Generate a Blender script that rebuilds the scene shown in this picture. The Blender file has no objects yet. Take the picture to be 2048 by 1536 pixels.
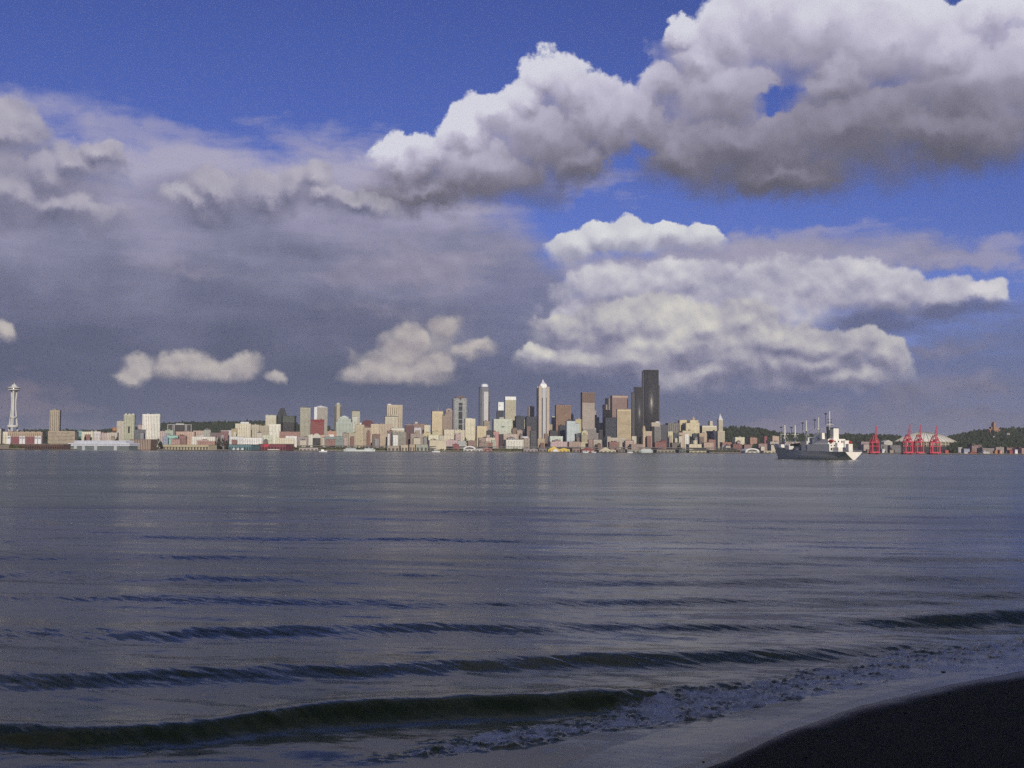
import bpy, bmesh, math, random
import numpy as np
from mathutils import Vector, Matrix, noise as mnoise

SC = bpy.context.scene
COL = SC.collection
R = math.radians

# ------------------------------------------------------------------ camera
FPX = 2260.0            # focal length in photograph pixels (2048 wide)
CAM_H = 6.0             # eye height over the water, standing on the sea wall
PITCH, ROLL = R(3.35), R(0.31)
cam_d = bpy.data.cameras.new('camera')
cam_d.sensor_width = 36.0
cam_d.lens = FPX / 2048.0 * 36.0
cam_d.clip_start = 0.2
cam_d.clip_end = 120000.0
cam = bpy.data.objects.new('camera', cam_d)
COL.objects.link(cam)
_F = Vector((0, math.cos(PITCH), math.sin(PITCH)))
_U0 = Vector((0, -math.sin(PITCH), math.cos(PITCH)))
_R0 = Vector((1, 0, 0))
_RT = _R0 * math.cos(ROLL) + _U0 * math.sin(ROLL)
_UP = _U0 * math.cos(ROLL) - _R0 * math.sin(ROLL)
_m = Matrix((_RT, _UP, -_F)).transposed().to_4x4()
_m.translation = Vector((0, 0, CAM_H))
cam.matrix_world = _m
SC.camera = cam

def ray(x, y):
    return _F * FPX + _RT * (x - 1024.0) - _UP * (y - 768.0)
def sky_deg(x, y):
    d = ray(x, y).normalized()
    return math.degrees(math.atan2(d.x, d.y)), math.degrees(math.asin(d.z))
def at_depth(x, y, Y):
    d = ray(x, y)
    t = Y / d.y
    return Vector((d.x * t, Y, CAM_H + d.z * t))
def on_water(x, y, z=0.0):
    d = ray(x, y)
    t = (z - CAM_H) / d.z
    return Vector((d.x * t, d.y * t, z))

# ------------------------------------------------------------------ sun and exposure
SUN_EL, SUN_SIDE = R(21.0), R(10.5)       # low afternoon sun behind the camera, over its right shoulder
SUN_DIR = Vector((math.sin(SUN_SIDE) * math.cos(SUN_EL), -math.cos(SUN_SIDE) * math.cos(SUN_EL), math.sin(SUN_EL)))
sun_d = bpy.data.lights.new('sun', 'SUN')
sun_d.energy = 3.6
sun_d.angle = R(0.53)
sun_d.color = (1.0, 0.87, 0.70)
sun = bpy.data.objects.new('sun', sun_d)
COL.objects.link(sun)
sun.rotation_euler = (-SUN_DIR).to_track_quat('-Z', 'Y').to_euler()
SC.view_settings.view_transform = 'Standard'
SC.view_settings.look = 'None'
SC.view_settings.exposure = 0.0
SC.view_settings.gamma = 1.0
SC.view_settings.use_curve_mapping = False
SC.cycles.use_adaptive_sampling = True
SC.cycles.adaptive_threshold = 0.018
SC.cycles.adaptive_min_samples = 12
SC.cycles.use_denoising = False
SC.cycles.max_bounces = 5
SC.cycles.diffuse_bounces = 2
SC.cycles.glossy_bounces = 3
SC.cycles.caustics_reflective = False
SC.cycles.caustics_refractive = False

def lin(c):
    return tuple((v / 255.0 / 12.92) if v / 255.0 <= 0.04045 else ((v / 255.0 + 0.055) / 1.055) ** 2.4 for v in c)

# ------------------------------------------------------------------ node expressions
class Ex:
    """A scalar socket (or number) with operators that add Math nodes."""
    tree = None
    def __init__(self, s): self.s = s
def _m2(op, *a, clamp=False):
    n = Ex.tree.nodes.new('ShaderNodeMath'); n.operation = op; n.use_clamp = clamp
    for i, v in enumerate(a):
        v = v.s if isinstance(v, Ex) else v
        if isinstance(v, (int, float)): n.inputs[i].default_value = v
        else: Ex.tree.links.new(v, n.inputs[i])
    return Ex(n.outputs[0])
Ex.__add__ = lambda a, b: _m2('ADD', a, b)
Ex.__radd__ = lambda a, b: _m2('ADD', b, a)
Ex.__sub__ = lambda a, b: _m2('SUBTRACT', a, b)
Ex.__rsub__ = lambda a, b: _m2('SUBTRACT', b, a)
Ex.__mul__ = lambda a, b: _m2('MULTIPLY', a, b)
Ex.__rmul__ = lambda a, b: _m2('MULTIPLY', b, a)
Ex.__truediv__ = lambda a, b: _m2('DIVIDE', a, b)
def emax(a, b): return _m2('MAXIMUM', a, b)
def emin(a, b): return _m2('MINIMUM', a, b)
def smax(a, b, k): return _m2('SMOOTH_MAX', a, b, k)
def clamp01(a): return _m2('ADD', a, 0.0, clamp=True)
def sstep(a, lo, hi, out0=0.0, out1=1.0, kind='SMOOTHSTEP'):
    n = Ex.tree.nodes.new('ShaderNodeMapRange'); n.interpolation_type = kind; n.clamp = True
    for i, v in enumerate((a, lo, hi, out0, out1)):
        v = v.s if isinstance(v, Ex) else v
        if isinstance(v, (int, float)): n.inputs[i].default_value = v
        else: Ex.tree.links.new(v, n.inputs[i])
    return Ex(n.outputs[0])
def vec(x, y, z):
    n = Ex.tree.nodes.new('ShaderNodeCombineXYZ')
    for i, v in enumerate((x, y, z)):
        v = v.s if isinstance(v, Ex) else v
        if isinstance(v, (int, float)): n.inputs[i].default_value = v
        else: Ex.tree.links.new(v, n.inputs[i])
    return n.outputs[0]
def vmath(op, a, b=None):
    n = Ex.tree.nodes.new('ShaderNodeVectorMath'); n.operation = op
    for i, v in enumerate((a, b)):
        if v is None: continue
        if isinstance(v, (tuple, Vector)): n.inputs[i].default_value = v
        else: Ex.tree.links.new(v, n.inputs[i])
    return n.outputs['Value'] if op in ('LENGTH', 'DOT_PRODUCT', 'DISTANCE') else n.outputs[0]
def fbm(v, scale, detail=6, rough=0.55, dist=0.0):
    n = Ex.tree.nodes.new('ShaderNodeTexNoise'); n.noise_dimensions = '3D'
    n.inputs['Scale'].default_value = scale; n.inputs['Detail'].default_value = detail
    n.inputs['Roughness'].default_value = rough; n.inputs['Distortion'].default_value = dist
    Ex.tree.links.new(v, n.inputs['Vector'])
    return Ex(n.outputs[0])
def billow(v, scale, detail=2, rough=0.5):
    n = Ex.tree.nodes.new('ShaderNodeTexVoronoi'); n.voronoi_dimensions = '2D'; n.feature = 'SMOOTH_F1'
    n.normalize = True
    n.inputs['Scale'].default_value = scale; n.inputs['Detail'].default_value = detail
    n.inputs['Roughness'].default_value = rough; n.inputs['Lacunarity'].default_value = 2.3
    n.inputs['Smoothness'].default_value = 0.35
    Ex.tree.links.new(v, n.inputs['Vector'])
    return 1.0 - Ex(n.outputs['Distance'])
def noise_col(v, scale, detail, rough):
    n = Ex.tree.nodes.new('ShaderNodeTexNoise'); n.noise_dimensions = '3D'
    n.inputs['Scale'].default_value = scale; n.inputs['Detail'].default_value = detail; n.inputs['Roughness'].default_value = rough
    Ex.tree.links.new(v, n.inputs['Vector'])
    return n.outputs['Color']
def vmadd(a, m, c):
    n = Ex.tree.nodes.new('ShaderNodeVectorMath'); n.operation = 'MULTIPLY_ADD'
    for i, v in enumerate((a, m, c)):
        if isinstance(v, tuple): n.inputs[i].default_value = v
        else: Ex.tree.links.new(v, n.inputs[i])
    return n.outputs[0]
def smin(a, b, k): return _m2('SMOOTH_MIN', a, b, k)
def mixc(f, a, b):
    n = Ex.tree.nodes.new('ShaderNodeMix'); n.data_type = 'RGBA'
    f = f.s if isinstance(f, Ex) else f
    if isinstance(f, (int, float)): n.inputs[0].default_value = f
    else: Ex.tree.links.new(f, n.inputs[0])
    for i, v in ((6, a), (7, b)):
        if isinstance(v, (tuple, list)): n.inputs[i].default_value = (*v[:3], 1)
        else: Ex.tree.links.new(v, n.inputs[i])
    return n.outputs[2]
def mulc(a, b):
    n = Ex.tree.nodes.new('ShaderNodeMix'); n.data_type = 'RGBA'; n.blend_type = 'MULTIPLY'
    n.inputs[0].default_value = 1.0
    for i, v in ((6, a), (7, b)):
        if isinstance(v, (tuple, list)): n.inputs[i].default_value = (*v[:3], 1)
        else: Ex.tree.links.new(v, n.inputs[i])
    return n.outputs[2]
def ramp(f, stops):
    n = Ex.tree.nodes.new('ShaderNodeValToRGB'); cr = n.color_ramp
    while len(cr.elements) < len(stops): cr.elements.new(0.5)
    for e, (p, c) in zip(cr.elements, stops): e.position = p; e.color = (*c[:3], 1)
    Ex.tree.links.new(f.s, n.inputs[0])
    return n.outputs[0]
def fcurve(f, pts):
    """piecewise curve x->y (both 0..1) as a Float Curve node"""
    n = Ex.tree.nodes.new('ShaderNodeFloatCurve'); c = n.mapping.curves[0]
    pts = sorted(pts)
    while len(c.points) < len(pts): c.points.new(0.5, 0.5)
    for p, (x, y) in zip(c.points, pts): p.location = (x, y); p.handle_type = 'AUTO_CLAMPED'
    n.mapping.extend = 'HORIZONTAL'; n.mapping.update()
    Ex.tree.links.new(f.s, n.inputs['Value'])
    return Ex(n.outputs[0])
# ------------------------------------------------------------------ sky: Nishita daylight with cloud decks
WORLD = bpy.data.worlds.new('World'); SC.world = WORLD
WORLD.use_nodes = True
WORLD.cycles.sampling_method = 'MANUAL'
WORLD.cycles.sample_map_resolution = 512
SKY_K = 0.10
def build_sky():
    nt = WORLD.node_tree; nt.nodes.clear(); Ex.tree = nt
    out = nt.nodes.new('ShaderNodeOutputWorld'); bg = nt.nodes.new('ShaderNodeBackground')
    bg.inputs['Strength'].default_value = SKY_K
    nt.links.new(bg.outputs[0], out.inputs['Surface'])
    st = nt.nodes.new('ShaderNodeTexSky'); st.sky_type = 'NISHITA'; st.sun_disc = False
    st.sun_elevation = SUN_EL; st.sun_rotation = math.atan2(SUN_DIR.x, SUN_DIR.y)
    st.altitude = 0; st.air_density = 1.0; st.dust_density = 0.2; st.ozone_density = 3.0
    tc = nt.nodes.new('ShaderNodeTexCoord'); D = tc.outputs['Generated']
    sp = nt.nodes.new('ShaderNodeSeparateXYZ'); nt.links.new(D, sp.inputs[0])
    dx, dy, dz = (Ex(sp.outputs[i]) for i in range(3))
    az_full = _m2('ARCTAN2', dx, dy) * 57.29578
    el = _m2('ARCSINE', dz) * 57.29578
    az = _m2('PINGPONG', az_full + 30.0, 60.0) - 30.0      # the same weather all round the compass
    P = vmath('MULTIPLY', D, (57.3, 57.3, 57.3))           # one unit = one degree
    AE = vec(az, el, 0.0)

    # turbulence shared by the decks, sampled here and a little towards the sun
    W = vmath('SUBTRACT', noise_col(P, 0.30, 6, 0.60), (0.5, 0.5, 0.5))
    AEl = vmadd(W, (4.2, 4.2, 0.0), AE)
    AEs = vmadd(W, (2.0, 2.0, 0.0), AE)
    wx = Ex(vmath('DOT_PRODUCT', W, (1.0, 0.0, 0.0)))
    AEb = vmadd(W, (1.0, 1.0, 0.0), AE)
    P2 = vmath('ADD', P, (0.12, 0.0, 0.45))
    Pf2 = vmath('ADD', P, (0.05, 0.0, 0.16))
    n_big = fbm(P, 0.20, 4, 0.5); n_big2 = fbm(P2, 0.20, 4, 0.5)
    n_fin = fbm(P, 0.85, 4, 0.52); n_fin2 = fbm(Pf2, 0.85, 4, 0.52)
    b_mid = billow(AEb, 0.50, 1, 0.5); b_mid2 = billow(vmath('ADD', AEb, (0.10, 0.32, 0.0)), 0.50, 1, 0.5)
    Pst = vmadd(W, (4.0, 4.0, 4.0), vmath('MULTIPLY', P, (1.0, 1.0, 4.5)))
    n_str = fbm(Pst, 0.11, 4, 0.55)
    turb_big = (n_big - 0.5) * 1.4 + (b_mid - 0.6) * 0.9 + (n_fin - 0.5) * 0.6
    rel_big = (n_big - n_big2) * 2.3 + (b_mid - b_mid2) * 0.35 + (n_fin - n_fin2) * 0.12
    turb_fin = (n_fin - 0.5) * 1.3 + (b_mid - 0.6) * 1.2 + (n_big - 0.5) * 0.8
    rel_fin = (n_fin - n_fin2) * 0.40 + (b_mid - b_mid2) * 0.75 + (n_big - n_big2) * 1.6

    def union(lst, k=0.25, co=AEl, up=None):
        """smooth union of lobes; with up = (d_az, d_el) also how it falls off towards the light"""
        r = r2 = None
        for cx, cy, rx, ry in lst:
            a, e = sky_deg(cx, cy); kx = FPX / rx / 57.3; ky = FPX / ry / 57.3
            w = vmadd(co, (kx, ky, 0.0), (-a * kx, -e * ky, 0.0))
            L = Ex(vmath('LENGTH', w))
            r = L if r is None else smin(r, L, k)
            if up:
                L2 = Ex(vmath('LENGTH', vmath('ADD', w, (up[0] * kx, up[1] * ky, 0.0))))
                r2 = L2 if r2 is None else smin(r2, L2, k)
        return (1.0 - r, r2 - r) if up else 1.0 - r
    def lobes(under, lst, co, up, turb, amt, gain, lift, rel, relk, stops, k=0.25, crisp=0.16, feather=0.6, opac=1.0, extra=None, grow=1.15):
        """one deck of cumulus: crisp where it faces the light, feathered beneath"""
        U, g = union([(a, b, c * grow, d * grow) for a, b, c, d in lst], k, co, up)
        m = U + turb * amt
        soft = sstep(g, -0.12, 0.16, feather, crisp)
        a = sstep(m, soft * -0.45, soft * 0.62)
        if opac != 1.0: a = a * opac
        t = g * gain + rel * relk + lift
        if extra is not None: t = t + extra
        return mixc(a, under, ramp(clamp01(t), stops))
    u = (az + wx * 3.0 + 30.0) / 60.0
    EMAX = 30.0
    def line(pts):          # a boundary through photograph points, as elevation over azimuth
        cv = []
        for x, y in pts:
            a, e = sky_deg(x, y); cv.append(((a + 30) / 60, e / EMAX))
        return fcurve(u, cv) * EMAX

    K = 1.0 / SKY_K
    def C(*c): return tuple(v * K for v in lin(c))

    # clear air
    blue = mulc(st.outputs[0], SKY_TINT)
    col = blue

    # deck 1: the wide grey rain deck, thick to the north, ragged and thin to the south
    topA = line([(-200, 190), (0, 205), (110, 250), (230, 262), (380, 268), (560, 285), (760, 300), (900, 335), (1010, 395),
                 (1090, 470), (1180, 560), (1500, 620), (1800, 620), (2048, 580), (2200, 570)])
    mA = (topA - el) * 0.36 + (n_str - 0.5) * 3.4 + wx * 1.6
    thickA = fcurve(u, [(0, 1), (.42, 1), (.5, .95), (.56, .92), (.66, .84), (.78, .74), (.9, .66), (1, .62)])
    aA = sstep(mA, -0.35, 0.85) * thickA
    tone = clamp01(el / 14.5 + (n_str - 0.5) * 0.75 + (n_big - 0.5) * 0.5 + (n_fin - 0.5) * 0.12)
    cA = ramp(tone, [(0.0, C(112, 108, 128)), (0.09, C(86, 93, 119)), (0.28, C(93, 98, 123)), (0.50, C(110, 113, 139)),
                     (0.68, C(128, 129, 155)), (0.84, C(150, 148, 174)), (1.0, C(168, 165, 190))])
    col = mixc(aA, col, cA)

    # deck 1b: drawn-out lilac bands
    bands = union([(1470, 512, 420, 40), (840, 530, 230, 34), (360, 540, 130, 34), (760, 615, 170, 26), (1900, 520, 190, 22),
                   (1850, 690, 220, 30), (1980, 770, 130, 26), (1790, 805, 120, 26), (1620, 775, 160, 20), (1960, 835, 130, 18)], 0.2)
    mB = bands + (n_str - 0.5) * 3.4
    aB = sstep(mB, -0.15, 1.1) * 0.75
    cB = ramp(clamp01(0.5 + rel_fin * 1.0 + (el - 6.0) * 0.06), [(0.0, C(98, 99, 121)), (0.5, C(130, 127, 149)), (1.0, C(165, 160, 180))])
    col = mixc(aB, col, cB)

    # wisps drawn out along the top of the rain deck
    Pw = vmadd(W, (3.0, 3.0, 6.0), vmath('MULTIPLY', P, (1.0, 1.0, 7.0)))
    n_wsp = fbm(Pw, 0.16, 5, 0.6)
    wsp = union([(330, 262, 420, 46), (640, 290, 260, 40), (1180, 380, 160, 40), (2000, 520, 150, 30), (1650, 480, 200, 24)], 0.2)
    col = mixc(sstep(wsp * 0.9 + (n_wsp - 0.5) * 2.6, 0.05, 0.9) * 0.6, col, C(158, 156, 186))

    # deck 2: towering cumulus beyond the city
    WHITE = [(0, C(140, 141, 166)), (0.45, C(186, 186, 200)), (1, C(218, 219, 222))]
    CREAM = [(0, C(104, 106, 134)), (0.3, C(136, 135, 158)), (0.62, C(178, 175, 184)), (1, C(216, 213, 204))]
    PALE = [(0, C(106, 109, 138)), (0.35, C(146, 145, 170)), (0.7, C(184, 182, 196)), (1, C(212, 210, 214))]
    col = lobes(col, [(1150, 492, 50, 30), (1200, 474, 46, 26), (1262, 468, 52, 30), (1330, 474, 46, 24), (1392, 472, 36, 26)], AEs, (0.05, 0.35), turb_fin, 0.55, 0.9, 0.50, rel_fin, 0.8, WHITE, 0.12, 0.16, 0.6)
    veil = union([(1290, 525, 200, 36), (1560, 515, 260, 48), (1400, 540, 260, 50)], 0.2) + turb_fin * 0.25 + (n_str - 0.5) * 2.0
    col = mixc(sstep(veil, -0.2, 0.8) * 0.92, col, ramp(clamp01(0.5 + rel_fin * 0.6 + (n_str - 0.5) * 0.8), [(0, C(132, 131, 158)), (1, C(174, 170, 190))]))
    col = lobes(col, [(1240, 585, 110, 56), (1380, 575, 100, 50), (1500, 580, 90, 56), (1600, 565, 80, 48), (1680, 575, 80, 50), (1770, 590, 80, 44), (1880, 585, 90, 26), (1960, 582, 40, 18), (1180, 640, 90, 54), (1400, 620, 230, 60)],
                AEs, (0.06, 0.45), turb_fin, 0.55, 0.55, 0.58, rel_fin, 1.2, PALE, 0.36, 0.26, 1.0, grow=1.06, extra=(n_big - 0.5) * 0.7)
    shade = union([(1760, 650, 150, 34), (1900, 615, 130, 22)], 0.2, AEs) + turb_fin * 0.4 + (n_str - 0.5) * 1.2
    col = mixc(sstep(shade, -0.1, 0.8) * 0.8, col, C(96, 101, 132))
    warm = union([(1340, 650, 200, 60), (1500, 680, 110, 70)], 0.3)
    col = lobes(col, [(1230, 655, 90, 44), (1320, 640, 80, 46), (1400, 660, 80, 50), (1475, 640, 62, 50), (1560, 690, 90, 40), (1640, 690, 50, 30), (1690, 700, 70, 34), (1760, 710, 48, 44),
                      (1690, 752, 90, 28), (1540, 735, 110, 40), (1420, 750, 90, 34), (1120, 660, 60, 30), (1090, 715, 50, 26), (1160, 715, 70, 34), (1270, 720, 110, 40), (1360, 690, 220, 60), (1620, 725, 130, 36)],
                AEs, (0.06, 0.40), turb_fin, 0.55, 0.62, 0.44, rel_fin, 1.2, CREAM, 0.36, 0.22, 0.9, grow=1.04, extra=(n_big - 0.5) * 0.6 + clamp01(warm) * 0.28)

    # small low cumulus in front of the rain deck
    PUFF = [(0, C(122, 117, 132)), (0.5, C(170, 163, 166)), (1, C(204, 197, 190))]
    col = lobes(col, [(262, 752, 34, 18), (290, 735, 32, 26), (345, 732, 34, 22), (395, 735, 40, 26), (440, 742, 40, 22), (486, 738, 28, 28), (549, 762, 17, 12), (712, 745, 34, 22), (760, 735, 50, 32), (805, 712, 46, 36), (850, 742, 50, 28),
                      (880, 730, 26, 30), (830, 678, 40, 30), (890, 655, 30, 26), (800, 745, 90, 26), (945, 695, 36, 14), (6, 658, 18, 14)],
                AEs, (0.04, 0.3), turb_fin - emax(3.5 - el, 0.0) * 1.6, 0.95, 0.25, 0.55, rel_fin, 1.3, PUFF, 0.5, 0.8, 1.4, 0.95, grow=0.96)

    # deck 3: lit heads along the edge of the rain deck
    HEAD = [(0, C(98, 101, 126)), (0.4, C(130, 129, 152)), (0.75, C(168, 164, 180)), (1, C(190, 186, 196))]
    col = lobes(col, [(385, 395, 50, 28), (440, 385, 54, 36), (530, 380, 60, 40), (590, 370, 50, 38), (650, 360, 40, 38), (670, 395, 50, 34), (730, 400, 50, 28), (205, 300, 30, 30), (150, 330, 60, 40), (80, 350, 70, 50),
                      (20, 400, 80, 50), (110, 420, 110, 36), (10, 260, 70, 40)],
                AEl, (0.06, 0.5), turb_big, 0.45, 0.8, 0.48, rel_big, 0.7, HEAD, 0.25, 0.35, 1.1, 0.9)

    # deck 4: the near cumulus, from the middle of the view up and out to the south
    NEAR = [(0.0, C(96, 95, 110)), (0.22, C(112, 110, 126)), (0.5, C(150, 146, 166)), (0.78, C(188, 184, 204)), (1.0, C(212, 212, 224))]
    hole = union([(1525, 186, 95, 38), (1585, 168, 70, 30), (1490, 172, 40, 20), (1890, 10, 60, 34), (1285, 295, 46, 30), (1250, 330, 40, 24)], 0.2)
    hole = emax(hole + (n_fin - 0.5) * 1.4 + wx * 2.0, 0.0)
    base = line([(-200, 420), (700, 425), (850, 420), (1000, 410), (1150, 385), (1250, 375), (1350, 380), (1500, 385), (1650, 360), (1800, 335), (1950, 320), (2200, 330)])
    rise = line([(-200, 330), (700, 330), (850, 300), (1000, 230), (1150, 150), (1250, 160), (1350, 90), (1500, 20), (1650, 40), (1800, 60), (1950, 60), (2200, 60)])
    hN = (el - base) / (rise - base)
    col = lobes(col, [(1095, 165, 50, 44), (1150, 180, 56, 50), (1185, 230, 50, 56), (1050, 205, 50, 42), (990, 245, 60, 44), (1090, 270, 120, 70), (930, 280, 56, 40), (860, 315, 66, 40), (960, 345, 130, 56), (800, 320, 40, 34), (1160, 320, 90, 48),
                      (850, 375, 100, 32), (1235, 250, 50, 60), (1290, 240, 60, 60), (1340, 175, 60, 50), (1360, 62, 38, 34), (1400, 110, 70, 56), (1460, 60, 70, 60), (1540, 20, 90, 70), (1440, 190, 110, 80), (1640, 60, 120, 80),
                      (1340, 300, 70, 50), (1480, 300, 170, 70), (1760, 90, 130, 76), (1660, 160, 90, 60), (1870, 110, 100, 60), (1985, 45, 66, 54), (1700, 250, 200, 84), (1930, 170, 150, 90), (2050, 150, 110, 110), (1880, 265, 190, 64), (1560, 345, 150, 40)],
                AEl, (0.06, 0.55), turb_big - hole * 1.15, 0.50, 0.40, 0.0, rel_big, 0.36, NEAR, 0.26, 0.22, 1.0, 1.0, extra=hN * 0.68 + 0.12 + (n_big - 0.5) * 0.35)

    # scattered cumulus overhead, beyond the top of the view
    q = vmath('DIVIDE', vec(dx, dy, 0.0), vec(dz + 0.12, dz + 0.12, 1.0))
    n_top = fbm(q, 1.6, 4, 0.55)
    aT = sstep(n_top, 0.45, 0.60) * sstep(el, 22.0, 28.0)
    col = mixc(aT, col, ramp(clamp01((n_top - 0.38) * 3.4), [(0, C(170, 167, 180)), (1, C(112, 112, 124))]))
    nt.links.new(col, bg.inputs['Color'])
SKY_TINT = (0.40, 0.375, 0.75)
build_sky()
# ------------------------------------------------------------------ materials
_MATS = {}
def principled(name):
    m = bpy.data.materials.new(name); m.use_nodes = True
    Ex.tree = m.node_tree
    return m, m.node_tree.nodes['Principled BSDF'], m.node_tree
def paint(c, rough=0.7, spec=0.3, var=0.12, scale=0.05, metal=0.0):
    """weathered paint, stone or concrete: base colour with soft blotches; c is linear albedo"""
    key = ('p', tuple(round(v, 3) for v in c), rough, spec, var, scale, metal)
    if key in _MATS: return _MATS[key]
    m, b, nt = principled('surface_%d' % len(_MATS))
    tc = nt.nodes.new('ShaderNodeTexCoord')
    n = fbm(tc.outputs['Object'], scale, 4, 0.6)
    f = clamp01((n - 0.5) * 2.2 + 0.5)
    lo = tuple(max(0.0, v * (1 - var)) for v in c); hi = tuple(min(0.9, v * (1 + var)) for v in c)
    nt.links.new(mixc(f, lo, hi), b.inputs['Base Color'])
    b.inputs['Roughness'].default_value = rough
    b.inputs['Specular IOR Level'].default_value = spec
    b.inputs['Metallic'].default_value = metal
    _MATS[key] = m
    return m
def glazing(c=(0.05, 0.055, 0.06), rough=0.22):
    key = ('g', tuple(round(v, 3) for v in c), rough)
    if key in _MATS: return _MATS[key]
    m, b, nt = principled('glass_%d' % len(_MATS))
    tc = nt.nodes.new('ShaderNodeTexCoord')
    n = fbm(tc.outputs['Object'], 0.21, 3, 0.7)
    nt.links.new(mixc(sstep(n, 0.38, 0.62), tuple(v * 0.55 for v in c), tuple(v * 1.5 for v in c)), b.inputs['Base Color'])
    b.inputs['Roughness'].default_value = rough
    b.inputs['IOR'].default_value = 1.5
    _MATS[key] = m
    return m
LIT = (1.12, 1.02, 0.86)     # light a sunlit front receives, per unit of albedo
def alb(srgb, cover=1.0):
    mean = sum(srgb) / 3.0
    srgb = [c + (mean - c) * 0.25 for c in srgb]         # film colours are stronger than the paint was
    return tuple(min(0.82, v / k / cover) for v, k in zip(lin(srgb), LIT))

def P_(c, **k): return paint(alb(c), **k)

# ------------------------------------------------------------------ mesh building
class MB:
    def __init__(self): self.v = []; self.f = []; self.sm = []
    def add(self, vs, fs, smooth=False):
        o = len(self.v); self.v += [tuple(p) for p in vs]
        self.f += [tuple(i + o for i in f) for f in fs]; self.sm += [smooth] * len(fs)
        return self
    def box(self, x0, x1, y0, y1, z0, z1):
        return self.add([(x0, y0, z0), (x1, y0, z0), (x1, y1, z0), (x0, y1, z0), (x0, y0, z1), (x1, y0, z1), (x1, y1, z1), (x0, y1, z1)],
                        [(0, 3, 2, 1), (4, 5, 6, 7), (0, 1, 5, 4), (1, 2, 6, 5), (2, 3, 7, 6), (3, 0, 4, 7)])
    def frus(self, lo, hi, z0, z1):
        """box that tapers: lo/hi = (x0,x1,y0,y1)"""
        a, b, c, d = lo; e, f, g, h = hi
        return self.add([(a, c, z0), (b, c, z0), (b, d, z0), (a, d, z0), (e, g, z1), (f, g, z1), (f, h, z1), (e, h, z1)],
                        [(0, 3, 2, 1), (4, 5, 6, 7), (0, 1, 5, 4), (1, 2, 6, 5), (2, 3, 7, 6), (3, 0, 4, 7)])
    def prism(self, poly, z0, z1, smooth=False):
        n = len(poly)
        vs = [(x, y, z0) for x, y in poly] + [(x, y, z1) for x, y in poly]
        fs = [(i, (i + 1) % n, n + (i + 1) % n, n + i) for i in range(n)]
        self.add(vs, fs, smooth); o = len(self.v) - 2 * n
        self.f += [tuple(range(o + n - 1, o - 1, -1)), tuple(range(o + n, o + 2 * n))]; self.sm += [False, False]
        return self
    def extrude_y(self, poly, y0, y1):
        """poly of (x,z), counter-clockwise seen from the front (-y)"""
        n = len(poly)
        vs = [(x, y0, z) for x, z in poly] + [(x, y1, z) for x, z in poly]
        fs = [((i + 1) % n, i, n + i, n + (i + 1) % n) for i in range(n)] + [tuple(range(n)), tuple(range(2 * n - 1, n - 1, -1))]
        return self.add(vs, fs)
    def extrude_x(self, poly, x0, x1):
        """poly of (y,z)"""
        n = len(poly)
        vs = [(x0, y, z) for y, z in poly] + [(x1, y, z) for y, z in poly]
        fs = [(i, (i + 1) % n, n + (i + 1) % n, n + i) for i in range(n)] + [tuple(range(n - 1, -1, -1)), tuple(range(n, 2 * n))]
        return self.add(vs, fs)
    def lathe(self, prof, cx=0, cy=0, n=24, smooth=True):
        """prof: list of (r,z) from bottom to top"""
        vs = []; fs = []
        for r, z in prof:
            for i in range(n):
                a = 2 * math.pi * i / n; vs.append((cx + r * math.cos(a), cy + r * math.sin(a), z))
        for k in range(len(prof) - 1):
            for i in range(n):
                j = (i + 1) % n; fs.append((k * n + i, k * n + j, (k + 1) * n + j, (k + 1) * n + i))
        return self.add(vs, fs, smooth)
    def bar(self, a, b, r, n=6, r2=None):
        a = Vector(a); b = Vector(b); d = b - a
        if d.length < 1e-6: return self
        q = d.normalized().to_track_quat('Z', 'Y'); r2 = r if r2 is None else r2
        vs = []
        for p, rr in ((a, r), (b, r2)):
            for i in range(n):
                t = 2 * math.pi * (i + 0.5) / n
                vs.append(p + q @ Vector((rr * math.cos(t), rr * math.sin(t), 0)))
        fs = [(i, (i + 1) % n, n + (i + 1) % n, n + i) for i in range(n)] + [tuple(range(n - 1, -1, -1)), tuple(range(n, 2 * n))]
        return self.add(vs, fs)
    def build(self, name, mat, parent=None):
        me = bpy.data.meshes.new(name); me.from_pydata(self.v, [], self.f); me.update()
        for p, s in zip(me.polygons, self.sm): p.use_smooth = s
        if mat: me.materials.append(mat)
        o = bpy.data.objects.new(name, me); COL.objects.link(o)
        if parent: o.parent = parent
        return o
def empty(name, loc, rz=0.0):
    o = bpy.data.objects.new(name, None); COL.objects.link(o)
    o.location = loc; o.rotation_euler = (0, 0, rz); o.empty_display_size = 5
    return o
def tag(o, label=None, cat=None, group=None, kind=None):
    if label: o['label'] = label
    if cat: o['category'] = cat
    if group: o['group'] = group
    if kind: o['kind'] = kind
    return o
def copy_tree(o, parent=None):
    c = o.copy(); COL.objects.link(c); c.parent = parent
    for ch in list(o.children): copy_tree(ch, c)
    return c

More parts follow.
